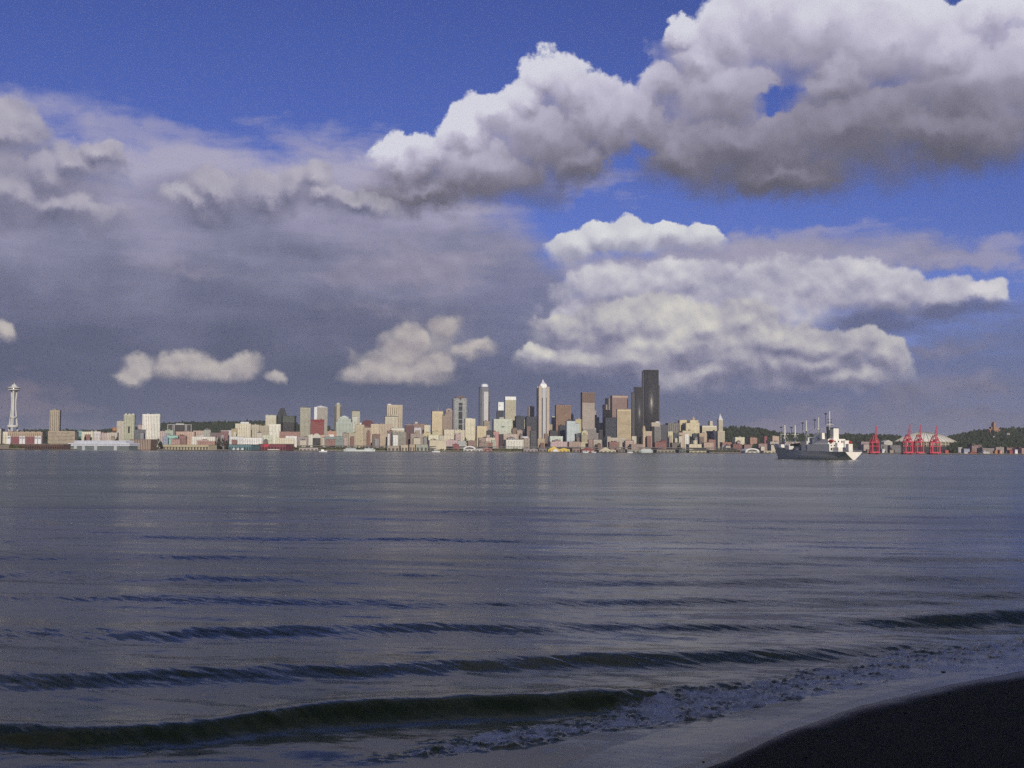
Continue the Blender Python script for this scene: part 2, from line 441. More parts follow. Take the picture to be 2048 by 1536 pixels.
# ------------------------------------------------------------------ the lie of the land
def shore(px):
    """distance of the city's water edge along the view axis, by bearing"""
    return float(np.interp(px, [-900, 0, 250, 600, 1024, 1400, 1700, 2048, 2900], [2350, 2920, 3080, 3380, 3670, 3640, 3520, 3340, 2950]))
def px_of(X, Y): return 1024.0 + FPX * X / Y
RIDGE = [(-900, 872), (-300, 868), (0, 867), (100, 862), (180, 864), (250, 861), (322, 853), (360, 851), (480, 849), (530, 848), (600, 856), (760, 862),
         (900, 866), (1100, 866), (1300, 866), (1430, 862), (1465, 859), (1520, 862), (1560, 872), (1650, 875), (1720, 875), (1790, 877), (1860, 879),
         (1905, 878), (1930, 871), (1960, 866), (2048, 861), (2350, 855), (2900, 850)]
RIDGE_Y = 5100.0
_rx = [p[0] for p in RIDGE]
_rz = [at_depth(x, y, RIDGE_Y).z for x, y in RIDGE]
def ground(X, Y):
    px = px_of(X, Y); d = Y - shore(px)
    if d < 0: return -6.0 if d < -6 else 3.0 + 9.0 * d / 6.0
    low = float(np.interp(d, [0, 130, 420, 900, 1300], [3.0, 4.0, 20.0, 48.0, 55.0]))
    ridge = float(np.interp(px, _rx, _rz))
    t = min(1.0, max(0.0, (Y - (RIDGE_Y - 750)) / 750.0)); t = t * t * (3 - 2 * t)
    return max(low * (1 - t), min(low, ridge)) * (1 - t) + ridge * t

GRID = R(10.3)          # the street grid against the view axis
class Frame:
    """Local frame of a building: x along its front, y back, origin at ground centre"""
    def __init__(self, px0, px1, dY, k=0.8, rot=GRID, depth=None):
        pm = (px0 + px1) / 2.0
        self.Y = shore(pm) + dY
        th = math.atan((pm - 1024.0) / FPX); phi = rot + th
        W = (px1 - px0) / FPX * self.Y
        dist = self.Y
        if depth is None:
            self.w = W / (math.cos(phi) + k * abs(math.sin(phi))); self.d = self.w * k
        else:
            self.d = depth; self.w = max(2.0, (W - depth * abs(math.sin(phi))) / math.cos(phi))
        self.X = (pm - 1024.0) / FPX * self.Y
        self.rot = rot
        self.g = ground(self.X, self.Y)
        self.pm = pm; self.px0 = px0; self.px1 = px1
    def z(self, y, px=None):
        """height above local ground of a photograph row"""
        return at_depth(self.pm if px is None else px, y, self.Y).z - self.g
    def x(self, px):
        """local x of a photograph column within the front"""
        return (px - self.pm) / (self.px1 - self.px0) * self.w
    def root(self, name):
        return empty(name, (self.X, self.Y, self.g), self.rot)

def facade_vol(mb_wall, mb_glass, x0, x1, y0, y1, z0, z1, style, fl=3.9, bay=5.0):
    """one block of a building: glass core, storey slabs and piers standing proud of it"""
    if style == 'p':
        mb_wall.box(x0, x1, y0, y1, z0, z1); return
    gi = 0.45
    mb_glass.box(x0 + gi, x1 - gi, y0 + gi, y1 - gi, z0, z1 - 0.6)
    H = z1 - z0
    n = max(1, int(round(H / fl)))
    th = {'g': 0.46, 'h': 0.52, 'v': 0.22, 's': 0.0, 'd': 0.30}[style] * fl
    ins = {'g': 0.0, 'h': 0.0, 'v': 0.28, 's': 0.0, 'd': 0.15}[style]
    if th > 0:
        for i in range(n):
            zz = z0 + (i + 1) * H / n
            if i < n - 1: mb_wall.box(x0 + ins, x1 - ins, y0 + ins, y1 - ins, zz - th, zz)
    mb_wall.box(x0 - 0.1, x1 + 0.1, y0 - 0.1, y1 + 0.1, z1 - fl * 0.6, z1)
    frac = {'g': 0.42, 'h': 0.0, 'v': 0.55, 's': 0.5, 'd': 0.2}[style]
    def piers(a0, a1, put):
        L = a1 - a0; m = max(2, min(18, int(round(L / bay)))); p = L / m
        wd = max(0.5, p * frac)
        for i in range(m + 1):
            c = a0 + i * p; e0 = max(a0, c - wd / 2); e1 = min(a1, c + wd / 2)
            if 0 < i < m and frac == 0: continue
            if i == 0: e1 = max(e1, a0 + 1.2)
            if i == m: e0 = min(e0, a1 - 1.2)
            put(e0, e1)
    pz = z1 - fl * 0.6
    piers(x0, x1, lambda a, b: mb_wall.box(a, b, y0 - 0.06, y0 + 0.5, z0, pz))
    piers(y0 + 0.6, y1 - 0.6, lambda a, b: mb_wall.box(x0 - 0.06, x0 + 0.5, a, b, z0, pz))
    piers(y0 + 0.6, y1 - 0.6, lambda a, b: mb_wall.box(x1 - 0.5, x1 + 0.06, a, b, z0, pz))
    piers(x0, x1, lambda a, b: mb_wall.box(a, b, y1 - 0.5, y1 + 0.06, z0, pz))

COVER = {'p': 1.0, 'g': 0.72, 'h': 0.62, 'v': 0.66, 's': 0.55, 'd': 0.5}
def building(px0, px1, ytop, dY, color, style, label, name='city_building', cat='building', k=0.8, glass=None, fl=3.9, bay=5.0,
             pent=None, cap=None, roof=None, tiers=None, mast=None, gable=False, dome=None, rot=GRID, base=None, depth=None, group=None, pyr=None, trim=None, rough=0.7):
    """tiers: [(px0,px1,ytop)] extra blocks rising above the main one; cap: (y, colour) solid top band; pent: (px0,px1,ytop,colour)"""
    F = Frame(px0, px1, dY, k, rot, depth)
    r = F.root(name)
    zt = F.z(ytop); x0, x1 = -F.w / 2, F.w / 2; y0, y1 = -F.d / 2, F.d / 2
    zb = -6.0
    wall, gl = MB(), MB()
    zcap = zt
    if cap: zcap = F.z(cap[0])
    facade_vol(wall, gl, x0, x1, y0, y1, zb, zcap, style, fl, bay)
    A = alb(color, COVER[style])
    mw = paint(A, rough=rough)
    gm = glazing(glass) if glass else glazing(tuple(0.03 + 0.34 * v for v in A))
    for i, t in enumerate(tiers or []):
        a, b = F.x(t[0]), F.x(t[1]); q = 1.0 - 0.16 * (i + 1)
        lo = zcap if i == 0 else F.z(tiers[i - 1][2])
        facade_vol(wall, gl, a, b, y0 * q, y1 * q, lo, F.z(t[2]), style, fl, bay)
    w = wall.build('wall', mw, r)
    if style != 'p':
        tag(w, kind='stuff'); gl.build('window_glass', gm, r)
    if cap: MB().box(x0 - 0.25, x1 + 0.25, y0 - 0.25, y1 + 0.25, zcap + 0.01, zt).build('top_storey', paint(alb(cap[1])), r)
    if gable:
        zr = F.z(gable)
        MB().extrude_y([(x0 - 0.6, zt + 0.02), (x1 + 0.6, zt + 0.02), (0, zr)], y0 - 0.6, y1 + 0.6).build('roof', paint(alb(roof or (110, 100, 95))), r)
    elif pyr:
        zr = F.z(pyr)
        MB().frus((x0 - 0.3, x1 + 0.3, y0 - 0.3, y1 + 0.3), (-0.6, 0.6, -0.6, 0.6), zt + 0.02, zr).build('roof', paint(alb(roof or (200, 196, 186))), r)
    else:
        rc = roof or tuple(int(c * 0.86) for c in color)
        top = zt
        mb = MB()
        mb.box(x0 - 0.3, x1 + 0.3, y0 - 0.3, y0 + 0.5, top + 0.02, top + 1.1).box(x0 - 0.3, x1 + 0.3, y1 - 0.5, y1 + 0.3, top + 0.02, top + 1.1)
        mb.box(x0 - 0.3, x0 + 0.5, y0 + 0.5, y1 - 0.5, top + 0.02, top + 1.1).box(x1 - 0.5, x1 + 0.3, y0 + 0.5, y1 - 0.5, top + 0.02, top + 1.1)
        mb.build('parapet', paint(alb(trim or rc)), r)
    if pent:
        a, b = F.x(pent[0]), F.x(pent[1])
        MB().box(a, b, y0 * 0.5, y1 * 0.55, zt - 0.5, F.z(pent[2])).build('penthouse', paint(alb(pent[3])), r)
    elif not gable and not pyr and not tiers and not dome and F.w > 16:
        rr = random.Random(int(px0 * 7 + ytop))
        for j in range(rr.randint(1, 3)):
            ww = rr.uniform(3, 7); ux = rr.uniform(x0 + 2, x1 - 2 - ww)
            MB().box(ux, ux + ww, y0 * 0.3, y1 * 0.5, zt - 0.4, zt + rr.uniform(1.8, 4.6)).build('roof_plant', paint(alb(tuple(int(c * rr.uniform(.75, 1.0)) for c in color))), r)
    if dome:
        a, b, yd, dc = dome; cx = (F.x(a) + F.x(b)) / 2; rad = abs(F.x(b) - F.x(a)) / 2; hh = F.z(yd) - zt
        MB().lathe([(rad, zt - 0.3)] + [(rad * math.cos(t), zt + hh * math.sin(t)) for t in [i * math.pi / 16 for i in range(0, 8)]] + [(0.01, zt + hh)], cx, 0, 20).build('dome', paint(alb(dc)), r)
    if mast:
        MB().bar((F.x(mast[0]), 0, zt), (F.x(mast[0]), 0, F.z(mast[1])), 0.55, 6, 0.25).build('mast', paint(alb((190, 180, 170))), r)
    tag(r, label, cat, group)
    return r, F
# ------------------------------------------------------------------ far shore: land, sea wall, woods
def mesh_np(name, verts, faces, mat, smooth=False, parent=None):
    me = bpy.data.meshes.new(name)
    verts = np.asarray(verts, dtype=np.float32); faces = np.asarray(faces, dtype=np.int32)
    n, k = faces.shape
    me.vertices.add(len(verts)); me.vertices.foreach_set('co', verts.ravel())
    me.loops.add(n * k); me.loops.foreach_set('vertex_index', faces.ravel())
    me.polygons.add(n); me.polygons.foreach_set('loop_start', np.arange(0, n * k, k, dtype=np.int32))
    try: me.polygons.foreach_set('loop_total', np.full(n, k, dtype=np.int32))
    except Exception: pass
    me.polygons.foreach_set('use_smooth', np.full(n, smooth, dtype=bool))
    me.update(calc_edges=True); me.validate()
    if mat: me.materials.append(mat)
    o = bpy.data.objects.new(name, me); COL.objects.link(o); o.parent = parent
    return o
def sheet(name, P, mat, smooth=True):
    """P: array rows x cols x 3"""
    r, c, _ = P.shape
    i = np.arange(r * c).reshape(r, c)
    f = np.stack([i[:-1, :-1], i[:-1, 1:], i[1:, 1:], i[1:, :-1]], -1).reshape(-1, 4)
    return mesh_np(name, P.reshape(-1, 3), f, mat, smooth)

def land():
    m, b, nt = principled('land')
    tc = nt.nodes.new('ShaderNodeTexCoord')
    n = fbm(tc.outputs['Object'], 0.012, 5, 0.6)
    nt.links.new(ramp(n, [(0.36, (0.03, 0.04, 0.02)), (0.5, (0.055, 0.06, 0.04)), (0.62, (0.11, 0.10, 0.08))]), b.inputs['Base Color'])
    b.inputs['Roughness'].default_value = 0.95
    cols = list(range(-900, 2920, 18)); offs = [-0.5, 0.0, 40, 130, 220, 320, 420, 560, 700, 900]
    far = [4350, 4500, 4650, 4800, 4950, 5100, 5400, 6200, 9000, 16000, 40000]
    rows = []
    for k in range(len(offs) + len(far)):
        rr = []
        for px in cols:
            S = shore(px)
            if k < len(offs): Y = S + offs[k]
            else: Y = max(far[k - len(offs)], S + 950 + 40 * (k - len(offs)))
            X = (px - 1024) / FPX * Y
            z = -4.0 if k == 0 else ground(X, Y + .01)
            if Y > 5200: z = min(z, z * 0.8)
            rr.append((X, Y, z))
        rows.append(rr)
    tag(sheet('ground', np.array(rows), m), kind='structure')
land()

def sea_wall():
    r = empty('sea_wall', ((-1024) / FPX * shore(0), shore(0), 0)); o = r.location.copy()
    mb, cp = MB(), MB()
    pts = []
    for px in range(-300, 2360, 30):
        Y = shore(px) - 1.2; pts.append(Vector(((px - 1024) / FPX * Y, Y, 0)) - o)
    for a, b in zip(pts[:-1], pts[1:]):
        v = [a, b, b + Vector((0, 1.1, 0)), a + Vector((0, 1.1, 0))]
        mb.add([(p.x, p.y, -4) for p in v] + [(p.x, p.y, 2.6) for p in v], [(0, 1, 5, 4), (4, 5, 6, 7), (2, 3, 7, 6)])
        cp.add([(p.x, p.y - .2, 2.62) for p in v] + [(p.x, p.y - .2, 3.4) for p in v], [(0, 1, 5, 4), (4, 5, 6, 7), (2, 3, 7, 6), (0, 3, 2, 1)])
    mb.build('wall', P_((88, 80, 70)), r); cp.build('coping', P_((168, 154, 124)), r)
    tag(r, 'low concrete sea wall along the whole far waterfront', 'wall')
sea_wall()

def leaf_mat(lo, hi, name):
    m, b, nt = principled(name)
    gi = nt.nodes.new('ShaderNodeNewGeometry')
    tc = nt.nodes.new('ShaderNodeTexCoord')
    f = clamp01(Ex(gi.outputs['Random Per Island']) * 0.7 + fbm(tc.outputs['Object'], 0.03, 2, 0.5) * 0.5 - 0.1)
    nt.links.new(mixc(f, lo, hi), b.inputs['Base Color'])
    b.inputs['Roughness'].default_value = 0.8; b.inputs['Specular IOR Level'].default_value = 0.2
    return m
LEAF = leaf_mat((0.018, 0.028, 0.017), (0.050, 0.064, 0.036), 'far_leaves')
LEAF2 = leaf_mat((0.040, 0.050, 0.016), (0.085, 0.090, 0.030), 'bank_leaves')
_ico_v, _ico_f = None, None
def _ico():
    global _ico_v, _ico_f
    if _ico_v is None:
        bm = bmesh.new(); bmesh.ops.create_icosphere(bm, subdivisions=1, radius=1.0)
        _ico_v = np.array([v.co[:] for v in bm.verts]); _ico_f = np.array([[v.index for v in f.verts] for f in bm.faces]); bm.free()
    return _ico_v, _ico_f
def wood(name, spots, mat, label, cat='trees', seed=1):
    """ragged tree crowns; spots: (x, y, z, radius, height)"""
    rng = np.random.default_rng(seed); V, Fc = _ico(); vs = []; fs = []
    for k, (x, y, z, rad, h) in enumerate(spots):
        q = V * (1 + rng.normal(0, 0.26, (len(V), 1)))
        q = q * np.array([rad, rad, h * .55]) + np.array([x, y, z + h * .5])
        fs.append(Fc + len(V) * k); vs.append(q)
    o = mesh_np(name, np.concatenate(vs), np.concatenate(fs), mat, False)
    return tag(o, label, cat, kind='stuff')
def hill_spots(px0, px1, Y0, Y1, n, seed, hmin=8, hmax=19):
    rg = random.Random(seed); out = []
    for _ in range(n):
        px = rg.uniform(px0, px1); Y = rg.uniform(Y0, Y1); X = (px - 1024) / FPX * Y
        h = rg.uniform(hmin, hmax) * (1.35 if rg.random() < .08 else 1)
        out.append((X, Y, ground(X, Y) - 2, rg.uniform(3.5, 7.5), h))
    return out
wood('hillside_wood', hill_spots(318, 660, 4380, 5160, 2600, 3), LEAF, 'dark green wood on the hill left of the black glass tower', seed=3)
wood('hillside_wood', hill_spots(-60, 330, 4700, 5160, 500, 4, 6, 13), LEAF, 'thin tree line on the horizon right of the observation tower', seed=4)
wood('hillside_wood', hill_spots(1436, 1800, 3950, 5160, 2800, 5), LEAF, 'dark green wood on the hill between the old spired tower and the stadium', seed=5)
wood('hillside_wood', hill_spots(1896, 2360, 3560, 5180, 4200, 6, 8, 19), LEAF, 'dark green wood on the hill at the far right', seed=6)
def bank(px0, px1, d0, d1, n, seed, label, hmin=3, hmax=8, mat=LEAF2):
    rg = random.Random(seed); sp = []
    for _ in range(n):
        px = rg.uniform(px0, px1); Y = shore(px) + rg.uniform(d0, d1); X = (px - 1024) / FPX * Y
        sp.append((X, Y, ground(X, Y) - 1, rg.uniform(2, 4.5), rg.uniform(hmin, hmax)))
    wood('shrubs', sp, mat, label, 'shrubs', seed)
bank(-40, 30, 4, 36, 120, 11, 'green shrubs along the shore at the left edge', 5, 13)
bank(24, 74, 6, 26, 110, 12, 'dark shrubs under the red and white apartments', 3, 8)
bank(108, 158, 20, 70, 130, 13, 'green hedge below the long tan office', 3, 7)
bank(590, 770, 3, 42, 520, 14, 'brown green shrub bank behind the moored white ship', 4, 12)
bank(855, 930, 2, 10, 90, 15, 'dark shrubs under the long cream hall', 3, 7)
bank(1330, 1480, 4, 12, 110, 16, 'dark shrubs along the quay left of the white round-roofed pier', 3, 7)
bank(380, 470, 55, 170, 120, 18, 'street trees among the low houses left of the big cream apartment house', 6, 13, LEAF)
bank(600, 765, 60, 160, 150, 19, 'street trees among the low blocks below the mint stepped tower', 6, 12, LEAF)
bank(770, 930, 45, 140, 170, 20, 'street trees among the low blocks below the yellow tan tower', 6, 12, LEAF)
bank(1050, 1245, 35, 110, 170, 21, 'street trees among the low blocks below the tall brown tower', 6, 12, LEAF)
bank(1290, 1480, 40, 150, 200, 22, 'street trees among the low blocks around the old spired tower', 6, 13, LEAF)
bank(990, 1050, 4, 30, 130, 17, 'olive shrubs below the white columned building', 4, 10)

# single trees that stand out among the buildings
def tree(px, ytop, dY, rad, label, seed):
    Y = shore(px) + dY; X = (px - 1024) / FPX * Y; g = ground(X, Y)
    h = at_depth(px, ytop, Y).z - g
    r = empty('waterfront_tree', (X, Y, g)); rg = random.Random(seed)
    tk = MB().bar((0, 0, -1), (0, 0, h * .55), .5, 7, .25)
    for i in range(5):
        a = rg.uniform(0, 6.28); z = h * rg.uniform(.3, .5)
        tk.bar((0, 0, z), (rad * .6 * math.cos(a), rad * .6 * math.sin(a), z + h * .25), .2, 5, .08)
    tk.build('trunk', P_((70, 58, 46)), r)
    vs, fs = [], []
    for i in range(420):
        while True:
            p = Vector((rg.uniform(-1, 1), rg.uniform(-1, 1), rg.uniform(-1, 1)))
            if .35 < p.length < 1: break
        t = (p.z + 1) / 2; wdt = (1.0 - .55 * t)
        c = Vector((p.x * rad * wdt, p.y * rad * wdt, h * .2 + t * h * .8))
        s = rg.uniform(.5, 1.1); d1 = Vector((rg.gauss(0, 1), rg.gauss(0, 1), rg.gauss(0, 1))).normalized(); d2 = d1.orthogonal().normalized()
        o = len(vs); vs += [c - d1 * s, c + d2 * s, c + d1 * s, c - d2 * s]; fs.append((o, o + 1, o + 2, o + 3))
    mesh_np('crown', [tuple(v) for v in vs], fs, LEAF, False, r)
    tag(r, label, 'tree', 'single trees near the waterfront')
for i, t in enumerate([(90, 858, 150, 8, 'dark pointed tree left of the lone tan tower'), (97, 866, 110, 7, 'dark tree at the left foot of the lone tan tower'), (161, 872, 60, 6, 'dark tree left of the white terminal roof'),
        (172, 871, 60, 5, 'slim dark tree above the white terminal'), (318, 876, 10, 9, 'brown green tree at the right end of the striped block'), (323, 882, 6, 7, 'small tree between the striped block and the cream pier shed'),
        (439, 874, 40, 8, 'tree right of the white lofts above the cream pier shed end'), (447, 876, 30, 9, 'broad tree left of the teal pier hall'), (455, 880, 20, 9, 'tree touching the left end of the teal pier hall'),
        (932, 874, 60, 8, 'dark tree right of the grey green curved-front building'), (1192, 888, 20, 9, 'dark tree left of the pale cream gabled pier'), (1359, 888, 20, 8, 'dark tree right of the brown low row'),
        (236, 874, 70, 7, 'dark tree below the shorter beige tower'), (1490, 872, 260, 9, 'round tree right of the cream ribbed block')]):
    tree(*t, seed=40 + i)
# ------------------------------------------------------------------ water, beach, bluff behind the viewer
def vnoise(x, y, seed=0):
    """smooth value noise in numpy, about -1..1"""
    xi = np.floor(x).astype(np.int64); yi = np.floor(y).astype(np.int64); fx = x - xi; fy = y - yi
    fx = fx * fx * (3 - 2 * fx); fy = fy * fy * (3 - 2 * fy)
    def h(a, b):
        n = (a * 374761393 + b * 668265263 + seed * 974634777) & 0xffffffff
        n = ((n ^ (n >> 13)) * 1274126177) & 0xffffffff
        return ((n ^ (n >> 16)) & 0xffff) / 32767.5 - 1.0
    return (h(xi, yi) * (1 - fx) + h(xi + 1, yi) * fx) * (1 - fy) + (h(xi, yi + 1) * (1 - fx) + h(xi + 1, yi + 1) * fx) * fy
def fnoise(x, y, oct=4, seed=0, rough=.5):
    s = 0; a = 1; t = 0
    for i in range(oct):
        s = s + a * vnoise(x, y, seed + i * 17); t += a; a *= rough; x = x * 2.03 + 11.3; y = y * 2.03 - 7.1
    return s / t
def world_line(pts, z=0.0):
    """photograph points on the water -> y over x, as sorted arrays"""
    w = sorted([(p.x, p.y) for p in (on_water(x, y, z) for x, y in pts)])
    return np.array([a for a, b in w]), np.array([b for a, b in w])
def line_y(L, x):
    xs, ys = L
    y = np.interp(x, xs, ys)
    s0 = (ys[1] - ys[0]) / (xs[1] - xs[0]); s1 = (ys[-1] - ys[-2]) / (xs[-1] - xs[-2])
    y = np.where(x < xs[0], ys[0] + (x - xs[0]) * s0 * .8, y); y = np.where(x > xs[-1], ys[-1] + (x - xs[-1]) * s1 * .8, y)
    return y
# how far the last wash has run up the sand, and the lower and upper edges of the broken water
WASH = world_line([(1449, 1536), (1574, 1475), (1724, 1422), (1899, 1380), (2048, 1351)])
FOAM_LO = world_line([(620, 1536), (760, 1524), (900, 1512), (1024, 1495), (1200, 1470), (1324, 1450), (1524, 1420), (1774, 1374), (2048, 1336)])
FOAM_HI = world_line([(560, 1534), (750, 1497), (900, 1474), (1024, 1453), (1174, 1426), (1264, 1400), (1374, 1380), (1524, 1352), (1674, 1325), (1799, 1296), (2048, 1272)])
def sand_z(x, y):
    d = (line_y(WASH, x) - y) * .72          # metres inland of the wash edge
    z = np.where(d > 0, .10 + .055 * d, .10 + .045 * d)
    return np.minimum(z, 4.4) + .012 * fnoise(x * .35, y * .35, 3, 5)
CRESTS = [  # (crest line in the photograph, height, front length, back length)
 ([(0, 1452), (150, 1456), (300, 1452), (420, 1440), (500, 1430), (650, 1416), (800, 1406), (1024, 1400), (1174, 1392), (1300, 1388), (1420, 1372), (1600, 1344)], .31, .55, 2.0),
 ([(0, 1338), (100, 1344), (350, 1330), (600, 1324), (800, 1318), (1024, 1309), (1174, 1302), (1374, 1303), (1574, 1296), (1824, 1281), (2048, 1270)], .175, .80, 2.3),
 ([(0, 1252), (250, 1256), (450, 1250), (800, 1242), (1024, 1245), (1274, 1244), (1524, 1242), (1774, 1236), (1900, 1230), (2048, 1224)], .17, .90, 2.8),
 ([(0, 1186), (300, 1184), (600, 1190), (1024, 1196), (1400, 1194), (2048, 1180)], .13, 1.0, 2.8),
 ([(0, 1140), (100, 1136), (450, 1146), (850, 1140), (1274, 1150), (1600, 1154), (2048, 1150)], .20, 1.1, 3.0),
 ([(0, 1105), (400, 1108), (1000, 1110), (1500, 1118), (2048, 1112)], .11, 1.2, 3.2),
 ([(0, 1076), (300, 1068), (650, 1072), (1024, 1072), (1424, 1078), (2048, 1080)], .17, 1.4, 3.6),
 ([(0, 1046), (600, 1046), (1200, 1050), (2048, 1056)], .12, 1.6, 4.2),
 ([(0, 1020), (700, 1018), (1300, 1024), (2048, 1030)], .12, 1.9, 5.0),
]
def amp_of(k, x, y):
    px = 1024 + FPX * x / np.maximum(y, 5)
    if k == 0: return np.interp(px, [-300, 0, 300, 450, 650, 1200, 1330, 1500, 1700], [.8, .85, .85, .7, .95, 1.1, .75, .3, .0])
    if k == 1: return np.interp(px, [-300, 0, 500, 1024, 1300, 1600, 1800, 1950, 2100], [.75, .8, .8, 1.0, .85, .7, .9, .3, .2])
    if k == 2: return np.interp(px, [0, 500, 900, 1024, 1350, 1700, 1850, 2048], [.7, .75, 1.0, .9, .85, .6, 1.5, 1.6])
    return .5 + .5 * fnoise(px / 320.0, px * 0 + k * 9.7, 2, 60 + k)
def make_water():
    # rows by distance, finer near the beach; columns by bearing, finer across the view
    dip = np.concatenate([np.linspace(.62, .30, 30, endpoint=False), np.linspace(.30, .055, 430, endpoint=False), np.linspace(.055, .012, 90, endpoint=False)])
    yr = np.concatenate([CAM_H / np.tan(dip), np.geomspace(505, 40000, 60)])
    tx = np.concatenate([-np.geomspace(12, .56, 30), np.linspace(-.54, .54, 860), np.geomspace(.56, 12, 30)])
    Y, T = np.meshgrid(yr, tx, indexing='ij'); X = np.clip(T * Y, -44000, 44000)
    near = np.clip((60 - Y) / 30, 0, 1)
    wob = .35 * fnoise(X * .12, Y * .12, 3, 3)
    Z = np.zeros_like(X); face = np.zeros_like(X)
    for k, (pts, A, lf, lb) in enumerate(CRESTS):
        L = world_line(pts, .2)
        u = Y - line_y(L, X) + wob * (1 + .3 * k) + .10 * fnoise(X * .9, Y * .9, 2, 8 + k)
        a = A * amp_of(k, X, Y) * (1 + (.55 if k else .2) * fnoise(X * .22 + 3 * k, Y * .22, 3, 130 + k))
        side = np.clip((.56 - np.abs(T)) / .1, .25, 1)
        prof = np.where(u < 0, np.exp(-(np.abs(u) / lf) ** 2.2), .45 * np.exp(-(u / (lb * .4)) ** 2) + .55 * np.exp(-(u / lb) ** 2))
        tr = -.16 * np.exp(-((u + lf * 2.1) / (lf * 1.4)) ** 2)
        Z += a * side * (prof + tr)
        face = np.maximum(face, np.exp(-((u + lf * .5) / (lf * 1.5)) ** 2) * (1.0 if k else .6 + .4 * np.clip((-2 - X) / 4, 0, 1)))
    # open-water swell further out
    rg = np.random.default_rng(7)
    farw = np.clip((Y - 60) / 60, 0, 1) * np.clip((900 - Y) / 700, 0, 1)
    for i in range(14):
        lam = rg.uniform(6, 19); th = rg.normal(0.1, .22); ph = rg.uniform(0, 6.3)
        kx, ky = math.sin(th) / lam * 6.283, math.cos(th) / lam * 6.283
        mod = .6 + .6 * fnoise(X * .02 + i, Y * .02, 2, 20 + i)
        Z += farw * mod * .012 * lam ** .55 * np.sin(kx * X + ky * Y + ph)
    # finer chop over the middle distance
    for i in range(16):
        lam = rg.uniform(1.6, 5.0); th = rg.normal(0.10, .12); ph = rg.uniform(0, 6.3)
        w = np.clip((Y - 28) / 20, 0, 1) * np.clip((lam * 42 - Y) / 60, 0, 1)
        Z += w * .0068 * lam ** .7 * (.4 + .9 * np.abs(fnoise(X * .03 + 2 * i, Y * .05, 2, 220 + i))) * np.sin((math.sin(th) * X + math.cos(th) * Y) / lam * 6.283 + ph)
    # wind ripples
    cl = np.clip((70 - Y) / 40, 0, 1)
    for i in range(10):
        lam = rg.uniform(.5, 2.6); th = rg.normal(.35, .5); ph = rg.uniform(0, 6.3)
        Z += cl * .0042 * lam ** .7 * (0.6 + .8 * vnoise(X * .3 + 5 * i, Y * .3, 90 + i)) * np.sin((math.sin(th) * X + math.cos(th) * Y) / lam * 6.283 + ph)
    # short ripples riding slantwise on the wave faces
    for i in range(9):
        lam = rg.uniform(.36, .6); th = rg.normal(.75, .45); ph = rg.uniform(0, 6.3)
        Z += face * np.clip((62 - Y) / 25, 0, 1) * .0045 * lam ** .8 * (.3 + 1.1 * np.abs(vnoise(X * .8 + 3 * i, Y * .8, 190 + i))) * np.sin((math.sin(th) * X + math.cos(th) * Y) / lam * 6.283 + ph)
    # broken water and the wash on the sand
    yl, yh = line_y(FOAM_LO, X), line_y(FOAM_HI, X)
    e = .5 * fnoise(X * .5, Y * .5, 4, 31) + .25 * fnoise(X * 2.2, Y * 2.2, 3, 32)
    inb = np.clip((Y - yl + e * .8 + .1) / .35, 0, 1) * np.clip((yh - Y + e * 1.3) / .9, 0, 1)
    fade_left = np.clip((X + 4.0) / 2.6, 0, 1)
    foam = inb * fade_left * near
    lump = np.abs(fnoise(X * 1.9, Y * 1.9, 4, 41, .6)) + .5 * np.abs(fnoise(X * 6, Y * 6, 3, 45, .6))
    Zs = sand_z(X, Y)
    swash = np.clip((yl + .4 - Y) / .8, 0, 1)
    Z = Z * (1 - .8 * foam) * (1 - .9 * swash)
    Z += foam * (.16 * lump - .02)
    inland = (line_y(WASH, X) - Y) * .72
    Z = np.where(inland < 0, np.maximum(Z, Zs + .014), Z)
    edge = .10 * fnoise(X * .8, Y * .8, 3, 51)
    Z = np.where(inland + edge > -.5, np.minimum(Z, Zs + .014 - (inland + edge + .5) * .03), Z)
    Z = np.where(inland > 1.2, Zs - .6, Z)
    # thin lacing of foam left on the wash
    lace = swash * np.clip(1 - np.abs(inland + .25 + .5 * fnoise(X * .7, Y * .7, 3, 61)) / .08, 0, 1) * .8
    lace = np.maximum(lace, swash * np.clip(1 - np.abs(inland + 1.6 + .8 * fnoise(X * .5, Y * .5, 3, 62)) / .07, 0, 1) * .35)
    foam2 = np.clip(foam + lace, 0, 1)
    o = sheet('water', np.stack([X, Y, Z], -1), None, True)
    me = o.data
    at = me.attributes.new('foam', 'FLOAT', 'POINT'); at.data.foreach_set('value', foam2.ravel().astype(np.float32))
    sh = np.clip((yl + .6 - Y) / 2.0, 0, 1) * near
    at = me.attributes.new('shallow', 'FLOAT', 'POINT'); at.data.foreach_set('value', np.clip(sh, 0, 1).ravel().astype(np.float32))
    at = me.attributes.new('face', 'FLOAT', 'POINT'); at.data.foreach_set('value', np.clip(face, 0, 1).ravel().astype(np.float32))
    m, b, nt = principled('sea_water')
    geo = nt.nodes.new('ShaderNodeNewGeometry')
    pos = geo.outputs['Position']
    def attr(n):
        a = nt.nodes.new('ShaderNodeAttribute'); a.attribute_name = n; return Ex(a.outputs['Fac'])
    fo, shal, fac = attr('foam'), attr('shallow'), attr('face')
    # ripple slopes at several sizes, gustier in some patches than in others
    gust = sstep(fbm(vmath('MULTIPLY', pos, (.006, .03, 0.0)), 1.0, 4, .6), .35, .65, .55, 1.25)
    rip = None
    for sc, det, amt in (((2.6, 6.5, 1.0), 3, .10), ((.55, 1.7, 1.0), 3, .10), ((.07, .32, 1.0), 4, .17)):
        c = vmath('SUBTRACT', noise_col(vmath('MULTIPLY', pos, sc), 1.0, det, .55), (.5, .5, .5))
        q = vmath('MULTIPLY', c, (amt * .8, amt * 1.7, 0.0))
        rip = q if rip is None else vmath('ADD', rip, q)
